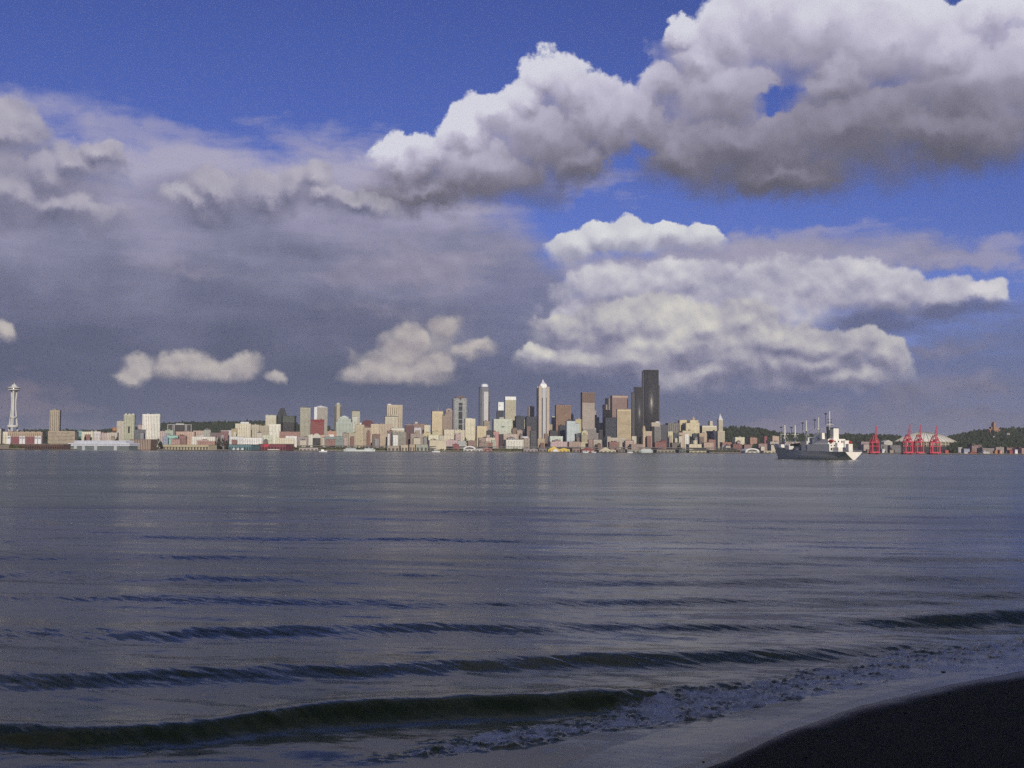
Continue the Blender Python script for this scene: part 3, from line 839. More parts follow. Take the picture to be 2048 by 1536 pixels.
    syy = nt.nodes.new('ShaderNodeSeparateXYZ'); nt.links.new(pos, syy.inputs[0])
    calm = gust * (1.0 - shal * .8) * sstep(_m2('LOGARITHM', emax(Ex(syy.outputs[1]), 1.0), 10.0), 1.6, 2.8, 1.0, .40)
    rot = nt.nodes.new('ShaderNodeVectorRotate'); rot.rotation_type = 'Z_AXIS'; rot.inputs['Angle'].default_value = R(38)
    nt.links.new(pos, rot.inputs['Vector'])
    stk = vmath('SUBTRACT', noise_col(vmath('MULTIPLY', rot.outputs[0], (1.1, 7.5, 1.0)), 1.0, 3, .6), (.5, .5, .5))
    fk = (fac * .30 + .03) * sstep(Ex(syy.outputs[1]), 30.0, 140.0, 1.0, .25)
    rip2 = vmath('MULTIPLY', stk, vec(fk * .8, fk * 1.6, 0.0))
    nv = vmath('NORMALIZE', vmath('ADD', vmath('ADD', geo.outputs['Normal'], vmath('MULTIPLY', rip, vec(calm, calm, 0.0))), rip2))
    nt.links.new(nv, b.inputs['Normal'])
    # foam: white bubbles with holes
    fn = fbm(pos, 5.5, 4, .65); fn2 = fbm(pos, 1.3, 4, .6)
    fm = sstep(fo * .85 + (fn - .5) * 1.3 + (fn2 - .5) * 2.2, .50, 1.05) * sstep(fo, .02, .25)
    body = mixc(shal, (0.062, 0.082, 0.026), (0.15, 0.145, 0.070))
    nt.links.new(mixc(fm, body, (0.46, 0.49, 0.50)), b.inputs['Base Color'])
    sy = nt.nodes.new('ShaderNodeSeparateXYZ'); nt.links.new(pos, sy.inputs[0])
    off = _m2('LOGARITHM', emax(Ex(sy.outputs[1]), 1.0), 10.0)       # open water is ruffled by wind at a size too small to model
    nt.links.new(emax(fm * .6, sstep(off, 1.3, 2.6, .17, .215) + (gust - .9) * .12).s, b.inputs['Roughness'])
    b.inputs['IOR'].default_value = 1.333
    b.inputs['Specular IOR Level'].default_value = 0.36
    me.materials.append(m)
    tag(o, kind='structure')
make_water()

def make_beach():
    m, b, nt = principled('dark_sand')
    geo = nt.nodes.new('ShaderNodeNewGeometry'); pos = geo.outputs['Position']
    at = nt.nodes.new('ShaderNodeAttribute'); at.attribute_name = 'wet'; wet = Ex(at.outputs['Fac'])
    n1 = fbm(pos, 1.2, 5, .6); n2 = fbm(pos, 60.0, 3, .7)
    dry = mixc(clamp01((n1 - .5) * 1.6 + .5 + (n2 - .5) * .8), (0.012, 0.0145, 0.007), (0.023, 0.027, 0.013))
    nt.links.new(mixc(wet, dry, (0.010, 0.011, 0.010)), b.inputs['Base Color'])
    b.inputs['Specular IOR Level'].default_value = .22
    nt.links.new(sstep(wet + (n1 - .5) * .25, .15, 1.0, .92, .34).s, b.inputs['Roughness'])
    bp = nt.nodes.new('ShaderNodeBump'); bp.inputs['Strength'].default_value = .35; bp.inputs['Distance'].default_value = .02
    nt.links.new((n2 * (1.0 - wet) + fbm(pos, 9.0, 3, .6) * .6).s, bp.inputs['Height'])
    nt.links.new(bp.outputs[0], b.inputs['Normal'])
    ys = np.concatenate([np.linspace(-46, 10, 30, endpoint=False), np.linspace(10, 60, 330)])
    xs = np.concatenate([np.linspace(-120, -6, 40, endpoint=False), np.linspace(-6, 30, 260, endpoint=False), np.linspace(30, 160, 50)])
    Y, X = np.meshgrid(ys, xs, indexing='ij')
    Z = sand_z(X, Y); inland = (line_y(WASH, X) - Y) * .72
    Z = np.maximum(Z, -1.6)
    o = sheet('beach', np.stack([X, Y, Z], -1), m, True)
    w = np.clip(1.0 - (inland + .4 * fnoise(X * .5, Y * .5, 3, 71)) / .7, 0, 1)
    a = o.data.attributes.new('wet', 'FLOAT', 'POINT'); a.data.foreach_set('value', w.ravel().astype(np.float32))
    tag(o, kind='structure')
    # a few stones and bits of weed on the sand
    rg = random.Random(9); V, Fc = _ico(); vs, fs = [], []; k = 0
    while k < 90:
        x = rg.uniform(-2, 22); y = float(line_y(WASH, np.array([x]))[0]) - rg.uniform(-1.6, 6.0)
        if y < 12: continue
        z = float(sand_z(np.array([x]), np.array([y]))[0]); s = rg.uniform(.012, .035) * (2.2 if rg.random() < .06 else 1)
        q = V * np.array([s * rg.uniform(.8, 1.8), s, s * .5]) * (1 + np.array([[rg.gauss(0, .12)] for _ in range(len(V))])) + np.array([x, y, z + s * .3])
        vs.append(q); fs.append(Fc + len(V) * k); k += 1
    p = mesh_np('pebbles', np.concatenate(vs), np.concatenate(fs), P_((52, 50, 46)), True)
    tag(p, 'scattered small dark stones on the wet sand', 'pebbles', kind='stuff')
make_beach()

def make_bluff():
    """the wooded bluff behind the viewer that keeps the beach in shade"""
    ys = np.concatenate([np.linspace(-46.5, -150, 26), [-200, -300, -500, -900]]); xs = np.linspace(-900, 900, 80)
    Y, X = np.meshgrid(ys, xs, indexing='ij')
    t = np.clip((-46 - Y) / 80.0, 0, 1); t = t * t * (3 - 2 * t)
    Z = 4.2 + t * (92 + 10 * fnoise(X * .01, Y * .01, 3, 80)) + t * 4 * fnoise(X * .05, Y * .05, 3, 81)
    m, b, nt = principled('bluff_scrub')
    tc = nt.nodes.new('ShaderNodeTexCoord'); n = fbm(tc.outputs['Object'], .06, 5, .65)
    nt.links.new(ramp(n, [(.35, (.02, .03, .012)), (.55, (.05, .06, .025)), (.7, (.10, .085, .05))]), b.inputs['Base Color']); b.inputs['Roughness'].default_value = .95
    tag(sheet('hill', np.stack([X, Y, Z], -1), m, False), kind='structure')
make_bluff()
# ------------------------------------------------------------------ the city: ordinary blocks and towers
BEI, CRE, TAN, WHI, BRO = (178, 164, 138), (200, 188, 152), (152, 134, 103), (216, 212, 198), (128, 104, 86)
BRI, PNK, GRY, MIN, DRK = (136, 92, 80), (174, 150, 134), (136, 134, 128), (176, 184, 164), (58, 62, 68)
G = 'city blocks on the far shore'
def B(*a, **k): k.setdefault('group', G); return building(*a, **k)
CITY = [
 # px0, px1, ytop, dY, colour, style, label, extras
 (-30, 9, 858, 210, BEI, 'g', 'beige flat-roofed block at the foot of the observation tower, cut by the picture edge', {}),
 (8, 21, 864, 130, CRE, 'g', 'small cream block between the picture edge and the red and white apartments', {}),
 (101, 122, 821, 330, TAN, 'v', 'lone tan slab tower between the observation tower and the white twin towers', dict(cat='tower', pent=(107, 114, 818, TAN))),
 (100, 157, 863, 120, TAN, 'h', 'long low tan office building at the foot of the lone tan tower', {}),
 (156, 167, 862, 190, (110, 150, 138), 'h', 'small teal block at the right end of the long tan office', {}),
 (166, 190, 864, 150, CRE, 'g', 'cream block just right of the small teal block', {}),
 (189, 204, 864, 135, (190, 178, 162), 'g', 'cream block with a white roof above the white striped pier terminal', dict(trim=WHI)),
 (203, 217, 867, 140, PNK, 'g', 'low pinkish block left of the block beneath the orange ball', {}),
 (216, 238, 866, 130, BEI, 'g', 'low beige block in front of the orange ball', {}),
 (235, 250, 843, 240, (172, 160, 134), 'v', 'shorter beige tower joined to the cream tower with the peaked middle', dict(cat='tower', bay=4.0)),
 (277, 290, 851, 330, PNK, 'g', 'pinkish block showing behind the dark grey block and the white twin towers', {}),
 (286, 304, 829, 270, (206, 200, 172), 'v', 'left one of the white twin towers', dict(cat='tower', group='white twin towers', bay=4.5)),
 (303, 322, 829, 250, (196, 190, 164), 'v', 'right one of the white twin towers', dict(cat='tower', group='white twin towers', bay=4.5)),
 (272, 292, 860, 130, (92, 94, 94), 'h', 'dark grey glassy block below the white twin towers', {}),
 (321, 341, 863, 170, PNK, 'g', 'pink block right of the foot of the white twin towers', {}),
 (332, 349, 861, 110, (168, 176, 140), 'p', 'plain pale green block left of the black framed office', {}),
 (336, 358, 872, 70, (130, 176, 150), 'h', 'low mint green building under the pale green block', {}),
 (327, 338, 874, 50, (130, 138, 150), 'g', 'small blue grey building left of the low mint green one', {}),
 (344, 363, 879, 30, (160, 122, 104), 'g', 'little brick gabled building behind the long cream pier shed', dict(gable=875)),
 (354, 392, 864, 120, (180, 146, 118), 'g', 'salmon brick row in front of the black framed office', {}),
 (388, 411, 862, 210, (176, 146, 122), 'g', 'tan and pink block right of the black framed office', {}),
 (409, 423, 860, 190, (150, 150, 128), 'g', 'greenish house with a gable peak right of the tan and pink block', dict(gable=856)),
 (422, 444, 866, 180, (112, 92, 86), 'g', 'dark brown low block below the wooded hill', {}),
 (386, 434, 874, 80, (200, 192, 166), 'g', 'white and cream lofts above the long cream pier shed', {}),
 (398, 433, 883, 40, (158, 112, 90), 'g', 'low brick shop row between the white lofts and the cream pier shed', {}),
 (443, 458, 862, 160, (128, 86, 78), 'g', 'dark red brick block with a pale cornice', dict(trim=WHI)),
 (457, 465, 861, 200, (198, 190, 180), 'p', 'narrow white block right of the dark red brick block', {}),
 (464, 475, 858, 180, (178, 158, 106), 'p', 'yellowish block left of the big cream apartment house', {}),
 (472, 503, 848, 200, (198, 184, 146), 'g', 'big cream apartment house with a white penthouse', dict(pent=(482, 499, 844, WHI))),
 (502, 519, 850, 260, (176, 162, 128), 'g', 'beige block right behind the big cream apartment house', {}),
 (517, 538, 852, 280, (166, 152, 120), 'g', 'beige block between the big cream apartment house and the framed cream tower', {}),
 (515, 525, 866, 140, (192, 178, 152), 'p', 'little cream gabled house below the two beige blocks', dict(gable=862)),
 (462, 489, 874, 75, (196, 192, 176), 'g', 'low white building behind the teal pier', {}),
 (488, 527, 876, 60, (202, 196, 178), 'v', 'row of white lofts behind the black roofed pier', {}),
 (527, 546, 871, 100, (186, 186, 150), 'g', 'pale green cream block left of the white ribbed block', {}),
 (532, 553, 831, 310, (188, 178, 140), 'g', 'cream tower with a framed top left of the black glass tower', dict(cat='tower', cap=(834, (196, 188, 160)))),
 (539, 562, 849, 210, (204, 198, 166), 'v', 'white ribbed block in front of the framed cream tower', dict(bay=4.2)),
 (560, 601, 864, 140, (148, 106, 88), 'g', 'reddish brick row below the black glass towers', {}),
 (552, 590, 877, 60, (200, 188, 148), 'g', 'wide cream building above the red pier', {}),
 (601, 621, 816, 350, (150, 144, 116), 'v', 'tan ribbed tower right of the black glass towers', dict(cat='tower', bay=4)),
 (597, 618, 874, 100, (140, 124, 112), 'g', 'grey brown block below the tan ribbed tower', {}),
 (622, 649, 840, 250, (146, 72, 62), 'p', 'red brick drum-cornered block among pale towers', dict(cap=(844, (150, 46, 48)))),
 (655, 674, 863, 160, (178, 130, 94), 'g', 'orange brick block right of the red block', {}),
 (640, 660, 871, 110, (176, 148, 122), 'g', 'low pinkish building right of the white arched hall', {}),
 (650, 687, 874, 65, (112, 124, 112), 'h', 'wide low grey green building below the mint stepped tower', {}),
 (686, 699, 867, 100, (146, 128, 106), 'g', 'brownish block below the mint stepped tower', {}),
 (698, 714, 866, 90, (176, 164, 122), 'p', 'plain yellowish block right of the brownish block', {}),
 (704, 720, 823, 340, (164, 156, 124), 'v', 'slim cream tower with a dark flared cap', dict(cat='tower', bay=4, cap=(821.5, (86, 78, 66)))),
 (705, 716, 834, 300, (178, 176, 150), 'v', 'pale lower tower in front of the slim tower with the dark cap', dict(bay=4)),
 (711, 729, 850, 210, (178, 160, 120), 'g', 'tan apartment block below the slim tower with the dark cap', {}),
 (720, 725, 846, 290, (226, 222, 208), 'p', 'thin bright white slab beside the maroon domed hall', {}),
 (727, 744, 856, 190, (164, 140, 108), 'v', 'tan block below the maroon domed hall', {}),
 (742, 758, 849, 180, (190, 168, 126), 'g', 'cream block with a cornice right of the maroon domed hall', dict(trim=(206, 190, 160))),
 (745, 761, 869, 90, (122, 92, 74), 'g', 'low brown building right of the tan apartment blocks', {}),
 (757, 786, 849, 230, (176, 152, 120), 'g', 'wide pinkish tan block before the framed hotel tower', {}),
 (769, 796, 833, 340, (176, 164, 130), 'v', 'cream block with a dark upper storey in front of the framed hotel tower', dict(cap=(834, (70, 72, 74)), pent=(784, 795, 829, (178, 166, 132)))),
 (782, 809, 857, 190, (186, 172, 134), 'h', 'cream building with a long white roof left of the maroon slab', dict(cap=(859, WHI))),
 (775, 787, 862, 150, (122, 98, 84), 'g', 'small brown block below the framed hotel tower', {}),
 (784, 813, 865, 120, (134, 128, 106), 'g', 'olive grey block below the white roofed building', {}),
 (810, 829, 850, 200, (112, 78, 72), 'p', 'maroon brick slab left of the white square block', dict(trim=(200, 180, 150))),
 (826, 851, 848, 260, (140, 110, 92), 'g', 'brown block with a pale roof tank behind the white square block', dict(pent=(829, 835, 844, CRE))),
 (828, 843, 856, 180, (196, 190, 178), 'p', 'white square block right of the maroon slab', {}),
 (820, 848, 868, 120, (150, 132, 112), 'g', 'brownish row below the white square block', {}),
 (848, 861, 851, 190, (198, 184, 142), 'g', 'cream block left of the yellow tan tower', {}),
 (847, 862, 866, 120, (190, 172, 120), 'g', 'yellowish low block below the cream block', {}),
 (863, 886, 823, 370, (196, 172, 122), 'h', 'yellow tan tower with a thin mast on its roof', dict(cat='tower', mast=(877, 808), cap=(825, (204, 180, 130)))),
 (856, 878, 871, 80, (204, 196, 152), 'g', 'cream low block under the yellow tan tower', {}),
 (864, 879, 863, 130, (196, 182, 130), 'p', 'small yellowish block at the foot of the yellow tan tower', {}),
 (887, 909, 860, 160, (200, 184, 146), 'g', 'cream warehouse block left of the banded blue grey tower foot', {}),
 (908, 930, 861, 150, (196, 182, 142), 'g', 'cream warehouse block under the banded blue grey tower', {}),
 (878, 889, 872, 100, (174, 168, 136), 'g', 'greyish block between the cream warehouse blocks', {}),
 (857, 893, 881, 30, (206, 188, 146), 'p', 'long cream hall above the dark roadway', {}),
 (890, 916, 881, 35, (182, 150, 140), 'g', 'pinkish hall right of the long cream hall', {}),
 (906, 919, 889, 14, (150, 80, 74), 'p', 'small red shed right of the pinkish hall', {}),
 (915, 932, 883, 25, (160, 160, 146), 'h', 'grey green curved-front building left of the white arched pier roof', {}),
 (929, 951, 838, 210, (204, 190, 148), 'g', 'tall cream hotel block right of the banded blue grey tower', dict(pent=(930, 944, 836.5, WHI))),
 (935, 953, 882, 50, (140, 108, 92), 'g', 'brown block above the white arched pier roof', {}),
 (952, 975, 853, 190, (198, 176, 126), 'g', 'cream block below the tall grey rounded tower', {}),
 (967, 981, 843, 250, (150, 130, 106), 'g', 'brown block with an arched window right of the cream block', {}),
 (973, 986, 862, 110, (66, 70, 68), 'p', 'dark little block left of the pink building', {}),
 (957, 973, 876, 80, (150, 128, 106), 'g', 'brownish building left of the dark little block', {}),
 (970, 991, 876, 70, (194, 172, 142), 'g', 'cream building under the dark little block', {}),
 (976, 986, 886, 30, (150, 96, 78), 'p', 'small brick building below the pink one', {}),
 (957, 977, 886, 26, (140, 116, 96), 'g', 'low brown row left of the small brick building', {}),
 (983, 993, 881, 50, (172, 176, 142), 'p', 'narrow pale green building below the pink one', {}),
 (986, 999, 864, 115, (184, 126, 112), 'g', 'pink building below the big white square block', {}),
 (998, 1006, 869, 100, (80, 62, 56), 'p', 'narrow dark brown building right of the pink one', {}),
 (1004, 1035, 869, 135, (180, 158, 130), 'g', 'pinkish beige block below the big white square block', {}),
 (1008, 1047, 880, 60, (196, 190, 164), 'v', 'low white building with tall columns', {}),
 (1024, 1035, 857, 200, (134, 108, 84), 'p', 'small brown building at the right corner of the big white square block', {}),
 (1033, 1045, 861, 190, (168, 142, 112), 'g', 'tan gabled building right of the small brown one', dict(gable=857)),
 (1030, 1049, 833, 400, (48, 54, 58), 'd', 'dark navy block right of the white topped beige tower', {}),
 (1046, 1056, 840, 560, (186, 176, 138), 'g', 'sliver of a cream tower between two dark blocks', {}),
 (1056, 1069, 814, 560, (156, 132, 106), 'h', 'tan tower half hidden behind the dark slab left of the tall pointed tower', dict(cat='tower')),
 (1050, 1074, 834, 430, (52, 54, 60), 'd', 'dark slab block left of the tall pointed tower', {}),
 (1053, 1062, 853, 330, (134, 106, 88), 'p', 'narrow brown building before the dark slab block', {}),
 (1060, 1073, 862, 250, (70, 70, 68), 'd', 'dark low block at the left foot of the tall pointed tower', {}),
 (1074, 1090, 878, 120, (172, 150, 110), 'g', 'tan building at the foot of the tall pointed tower', {}),
 (1088, 1097, 868, 170, (128, 100, 78), 'g', 'brown building at the right foot of the tall pointed tower', {}),
 (1096, 1105, 849, 470, (170, 150, 118), 'p', 'small tan tower touching the tall pointed tower', {}),
 (1103, 1111, 833, 620, (176, 172, 138), 'g', 'slim cream tower left of the brown slab tower', {}),
 (1098, 1117, 862, 320, (62, 58, 56), 'd', 'dark block left of the brown slab tower foot', {}),
 (1110, 1142, 811, 500, (146, 112, 82), 'h', 'brown slab tower right of the tall pointed tower', dict(cat='tower', k=0.45, glass=(0.05, 0.035, 0.025))),
 (1117, 1133, 852, 340, (50, 54, 58), 'd', 'shadow-toned block in front of the brown slab tower', {}),  # stands in shadow, and the shadow is put into its dark colour
 (1096, 1126, 873, 90, (178, 184, 156), 'v', 'mint and white old building with tall bays', dict(bay=5)),
 (1096, 1135, 884, 40, (178, 148, 136), 'g', 'pink low building behind the yellow pier shed', {}),
 (1131, 1151, 843, 240, (178, 186, 172), 'g', 'pale blue green block with a brown dome', dict(cat='tower', dome=(1133, 1145, 838, (112, 88, 74)))),
 (1148, 1160, 848, 250, (172, 180, 166), 'g', 'right wing beside the pale blue green domed block', {}),
 (1149, 1163, 839, 330, (190, 174, 118), 'p', 'yellowish block between the domed block and the tall brown tower', {}),
 (1134, 1162, 884, 40, (160, 132, 108), 'g', 'tan brick building right of the yellow pier shed', {}),
 (1150, 1164, 868, 150, (70, 76, 74), 'd', 'dark block left of the cream arched building', {}),
 (1176, 1186, 880, 80, (150, 118, 100), 'g', 'brownish building right of the cream arched building', {}),
 (1184, 1204, 880, 90, (168, 156, 128), 'g', 'small beige office left of the long beige office', {}),
 (1191, 1199, 835, 560, (176, 170, 140), 'g', 'thin pale tower right of the tall brown tower', {}),
 (1198, 1207, 846, 520, (204, 194, 140), 'p', 'small bright yellowish block left of the black stepped tower', {}),
 (1196, 1212, 860, 380, (54, 54, 58), 'd', 'dark block at the foot of the black stepped tower', {}),
 (1206, 1237, 836, 360, (48, 52, 58), 'd', 'dark glass block in front of the black stepped tower', {}),
 (1221, 1256, 792, 480, (152, 120, 104), 'h', 'rose brown tower with a pale top edge', dict(cat='tower', cap=(795, (190, 160, 128)), k=0.5, glass=(0.06, 0.04, 0.035))),
 (1233, 1262, 819, 350, (188, 164, 116), 'h', 'plain beige tower in front of the rose brown tower', dict(cat='tower', cap=(821, (200, 180, 128)), k=0.3, glass=(0.12, 0.1, 0.07))),
 (1207, 1252, 876, 100, (164, 150, 122), 'v', 'long beige office below the plain beige tower', dict(tiers=[(1208, 1216, 873.5)])),
 (1248, 1266, 882, 60, (178, 146, 118), 'g', 'pinkish ornamented building right of the long beige office', {}),
 (1262, 1273, 873, 120, (190, 176, 142), 'g', 'cream building below the lobed black tower', {}),
 (1258, 1286, 889, 25, (150, 124, 104), 'g', 'low tan row behind the white ferry', {}),
 (1282, 1304, 863, 190, (186, 160, 118), 'g', 'beige block with a turret below the black skyscraper', dict(dome=(1283, 1291, 851, (190, 164, 122)))),
 (1305, 1331, 885, 45, (138, 88, 74), 'g', 'brick warehouse below the grey civic tower', {}),
 (1320, 1333, 882, 70, (146, 70, 64), 'p', 'small red block right of the brick warehouse', {}),
 (1319, 1336, 851, 340, (72, 72, 74), 'd', 'dark tower right of the grey civic tower', {}),
 (1331, 1358, 847, 380, (110, 104, 90), 'v', 'dark striped block left of the beige hospital', dict(bay=8)),
 (1334, 1346, 864, 150, (206, 190, 138), 'p', 'narrow cream building with a white base', dict(trim=WHI)),
 (1344, 1358, 868, 170, (60, 66, 66), 'd', 'dark block right of the narrow cream building', {}),
 (1340, 1362, 886, 45, (112, 100, 86), 'g', 'brown low row right of the red block', {}),
 (1356, 1374, 841, 440, (196, 176, 124), 'g', 'left wing of the beige hospital on the hill', {}),
 (1365, 1399, 847, 400, (200, 182, 132), 'g', 'main block of the beige hospital with a domed cupola', dict(dome=(1384, 1393, 833, (186, 158, 112)), tiers=[(1376, 1397, 841)])),
 (1397, 1433, 852, 420, (188, 172, 128), 'h', 'right wing of the beige hospital with a white roof edge', dict(cap=(854, (216, 206, 172)), pent=(1419, 1426, 842, CRE))),
 (1360, 1386, 862, 220, (190, 170, 124), 'g', 'beige block stepping down below the hospital', {}),
 (1355, 1370, 866, 180, (180, 154, 118), 'g', 'tan block right of the dark block', {}),
 (1384, 1397, 868, 180, (56, 66, 60), 'd', 'dark green block below the hospital', {}),
 (1395, 1414, 867, 170, (182, 154, 116), 'g', 'square tan block left of the navy block', {}),
 (1413, 1435, 863, 240, (50, 54, 66), 'd', 'dark navy block beside the old white spired tower', {}),
 (1372, 1403, 889, 35, (200, 182, 138), 'g', 'low cream building with a small turret', dict(tiers=[(1384, 1393, 881)])),
 (1403, 1427, 886, 45, (178, 148, 118), 'g', 'low pinkish tan building right of the turreted cream one', {}),
 (1414, 1431, 880, 90, (150, 102, 84), 'g', 'brick block below the navy block', {}),
 (1440, 1463, 885, 70, (156, 104, 82), 'g', 'brick warehouse right of the old white spired tower', {}),
 (1449, 1461, 892, 25, (186, 172, 146), 'p', 'small cream gabled shed right of the old white spired tower', dict(gable=888)),
 (1465, 1489, 875, 140, (196, 184, 142), 'v', 'cream ribbed block standing alone below the wooded hill', {}),
 (1461, 1484, 889, 45, (134, 84, 70), 'g', 'dark red warehouse below the cream ribbed block', {}),
 (1484, 1503, 890, 60, (140, 106, 92), 'g', 'brown warehouse right of the dark red one', {}),
 (1496, 1514, 876, 420, (168, 122, 96), 'g', 'red brown block among trees on the hill', {}),
 (1512, 1534, 888, 120, (150, 120, 104), 'g', 'pinkish brown row left of the grey ship', {}),
 (1527, 1534, 873, 520, (160, 84, 84), 'p', 'tiny red house on the wooded hill', {}),
 (1541, 1558, 873, 480, (190, 158, 124), 'g', 'peach apartment block on the wooded hill behind the ship masts', {}),
 (1534, 1560, 884, 220, (176, 158, 138), 'g', 'pale row behind the bow of the grey ship', {}),
 (1560, 1600, 884, 200, (160, 140, 118), 'g', 'beige row behind the ship masts', {}),
 (1600, 1650, 886, 200, (150, 138, 122), 'g', 'grey beige row behind the middle of the ship', {}),
 (1716, 1738, 884, 180, (150, 128, 118), 'g', 'brownish row between the ship and the lone red crane', {}),
 (1722, 1740, 890, 90, (170, 150, 132), 'g', 'pale low building left of the lone red crane', {}),
 (1756, 1774, 890, 120, (124, 116, 104), 'g', 'grey shed right of the lone red crane', {}),
 (1761, 1784, 884, 320, (190, 182, 158), 'p', 'white roofed shed left of the domed stadium', dict(roof=(200, 190, 168), gable=880)),
 (1772, 1800, 891, 160, (112, 108, 102), 'g', 'dark shed left of the domed stadium', {}),
 (1913, 1923, 895, 90, (168, 158, 140), 'g', 'cream hut right of the domed stadium', {}),
 (1922, 1938, 898, 50, (150, 150, 158), 'p', 'pale blue grey shed right of the domed stadium', {}),
 (1938, 1954, 892, 160, (150, 120, 108), 'p', 'pinkish warehouse below the wooded hill', {}),
 (1935, 1962, 890, 220, (120, 92, 82), 'g', 'long brown warehouse behind the pinkish one', {}),
 (1954, 1986, 897, 120, (130, 118, 104), 'h', 'grey brown terminal shed on the far right shore', {}),
 (1984, 2006, 895, 140, (150, 132, 116), 'h', 'tan terminal shed left of the orange containers', {}),
 (2004, 2032, 896, 160, (140, 104, 86), 'h', 'reddish terminal shed behind the containers', {}),
 (2026, 2075, 897, 130, (156, 118, 102), 'h', 'pinkish terminal shed at the right edge', {}),
 (2012, 2019, 867, 1250, (190, 180, 150), 'p', 'small pale house under the trees right of the orange hilltop building', dict(gable=865)),
 (1984, 1990, 873, 1150, (196, 186, 170), 'p', 'small white house on the slope under the orange hilltop building', dict(gable=871)),
]
for row in CITY:
    B(*row[:7], **row[7])

# lower houses and sheds standing before the blocks of the first rows
def front_houses():
    rg = random.Random(21)
    kinds = [('cream', (200, 186, 150)), ('white', (208, 204, 192)), ('brick', (140, 96, 80)), ('brown', (118, 98, 82)), ('grey', (136, 134, 128)), ('tan', (164, 142, 112)), ('pinkish', (174, 146, 132))]
    n = 0
    for row in CITY:
        px0, px1, yt, dY, col, style, label = row[:7]
        if yt < 856 or dY < 62 or dY > 260 or len(label.split()) > 10 or px1 - px0 < 11: continue
        kinds2 = [k for k in kinds if sum(abs(a - b) for a, b in zip(k[1], col)) > 60]
        name, c = rg.choice(kinds2)
        w = rg.uniform(.34, .62) * (px1 - px0); a = rg.uniform(px0, px1 - w)
        top = yt + rg.uniform(4.5, 9.5)
        gab = rg.random() < .3
        B(a, a + w, top, dY - rg.uniform(24, 34), c, 'p' if gab else rg.choice(['g', 'g', 'p']), 'small %s house before the %s' % (name, label),
          name='low_house', group='low houses in front of the city blocks', gable=(top - 2.2) if gab else False, roof=(104, 88, 80) if gab else None, cat='house')
        n += 1
front_houses()
# ------------------------------------------------------------------ landmarks of the skyline
def volumes(F, root, mats, vols, name='wall', style='g', fl=3.9, bay=5.0):
    """several blocks of one building: vols = (px0, px1, ybottom|None, ytop, front offset 0..1, back 0..1)"""
    w, g = MB(), MB()
    for a, b, yb, yt, f0, f1 in vols:
        facade_vol(w, g, F.x(a), F.x(b), -F.d / 2 + f0 * F.d, -F.d / 2 + f1 * F.d, -6 if yb is None else F.z(yb), F.z(yt), style, fl, bay)
    o = w.build(name, mats[0], root)
    if style != 'p':
        tag(o, kind='stuff'); g.build('window_glass', mats[1], root)
    return o
def octagon(w, d, cut): return [(-w + cut, -d), (w - cut, -d), (w, -d + cut), (w, d - cut), (w - cut, d), (-w + cut, d), (-w, d - cut), (-w, -d + cut)]

# observation tower on three splayed legs with a saucer
def observation_tower():
    cx = 25.5; Y = 4020.0; s = Y / FPX
    base = at_depth(cx, 866, Y); g = base.z - 8
    r = empty('observation_tower', (base.x, Y, g), R(14))
    def z(y): return at_depth(cx, y, Y).z - g
    def rad(y): return float(np.interp(y, [782, 790, 803, 815, 834, 852, 868], [5.6, 5.0, 3.7, 3.9, 5.9, 8.0, 9.6])) * s
    white = P_((214, 206, 184)); steel = P_((150, 140, 122)); dark = P_((92, 84, 74))
    ys = [782, 786, 791, 797, 803, 810, 818, 826, 834, 843, 852, 860, 872]
    for i in range(3):
        a = R(-90 + 120 * i)
        mb = MB()
        for side in (-1, 1):
            for k in range(len(ys) - 1):
                pts = []
                for y in (ys[k], ys[k + 1]):
                    q = rad(y); off = side * (1.35 * s * (0.5 + 0.55 * (y - 782) / 90.0))
                    pts.append((q * math.cos(a) - off * math.sin(a), q * math.sin(a) + off * math.cos(a), z(y)))
                mb.bar(pts[1], pts[0], 1.9, 6, 1.9)
        for y in (790, 803, 818, 834, 852):
            q = rad(y); off = 1.35 * s * (0.5 + 0.55 * (y - 782) / 90.0)
            mb.bar((q * math.cos(a) - off * math.sin(a), q * math.sin(a) + off * math.cos(a), z(y)), (q * math.cos(a) + off * math.sin(a), q * math.sin(a) - off * math.cos(a), z(y)), 0.8)
        mb.build('leg', white, r)
    MB().prism([(3.2 * math.cos(t), 3.2 * math.sin(t)) for t in [i * math.pi / 3 for i in range(6)]], z(872), z(781)).build('lift_core', dark, r)
    MB().lathe([(rad(834) - 1, z(835.6)), (rad(834) + 0.6, z(835.2)), (rad(834) + 0.6, z(833.2)), (rad(834) - 1, z(832.9)), (rad(834) - 1, z(835.6))], n=18, smooth=False).build('ring_beam', white, r)
    MB().lathe([(2, z(855)), (rad(852) + 4.5, z(854.6)), (rad(852) + 5.0, z(852)), (rad(852) + 4.0, z(850.4)), (2, z(850))], n=24, smooth=False).build('lower_platform', white, r)
    sau = MB().lathe([(4.5 * s, z(783.0)), (7.5 * s, z(781.4)), (10.6 * s, z(780.4)), (11.8 * s, z(779.4)), (11.0 * s, z(778.4))], n=40).build('saucer', white, r)
    MB().lathe([(10.9 * s, z(778.4)), (10.4 * s, z(775.6))], n=40).build('window_ring', glazing((0.06, 0.06, 0.06)), sau)
    rf = MB().lathe([(11.6 * s, z(776.0)), (11.7 * s, z(775.3)), (8.0 * s, z(774.0)), (4.9 * s, z(772.8)), (4.6 * s, z(770.4)), (3.0 * s, z(769.0)), (0.9 * s, z(768.6)), (0.6 * s, z(766.5))], n=32).build('roof', white, r)
    MB().bar((0, 0, z(767)), (0, 0, z(760.5)), 0.8, 6, 0.2).build('spire', steel, rf)
    tag(r, 'white hourglass observation tower on splayed legs with a saucer top', 'tower')
observation_tower()

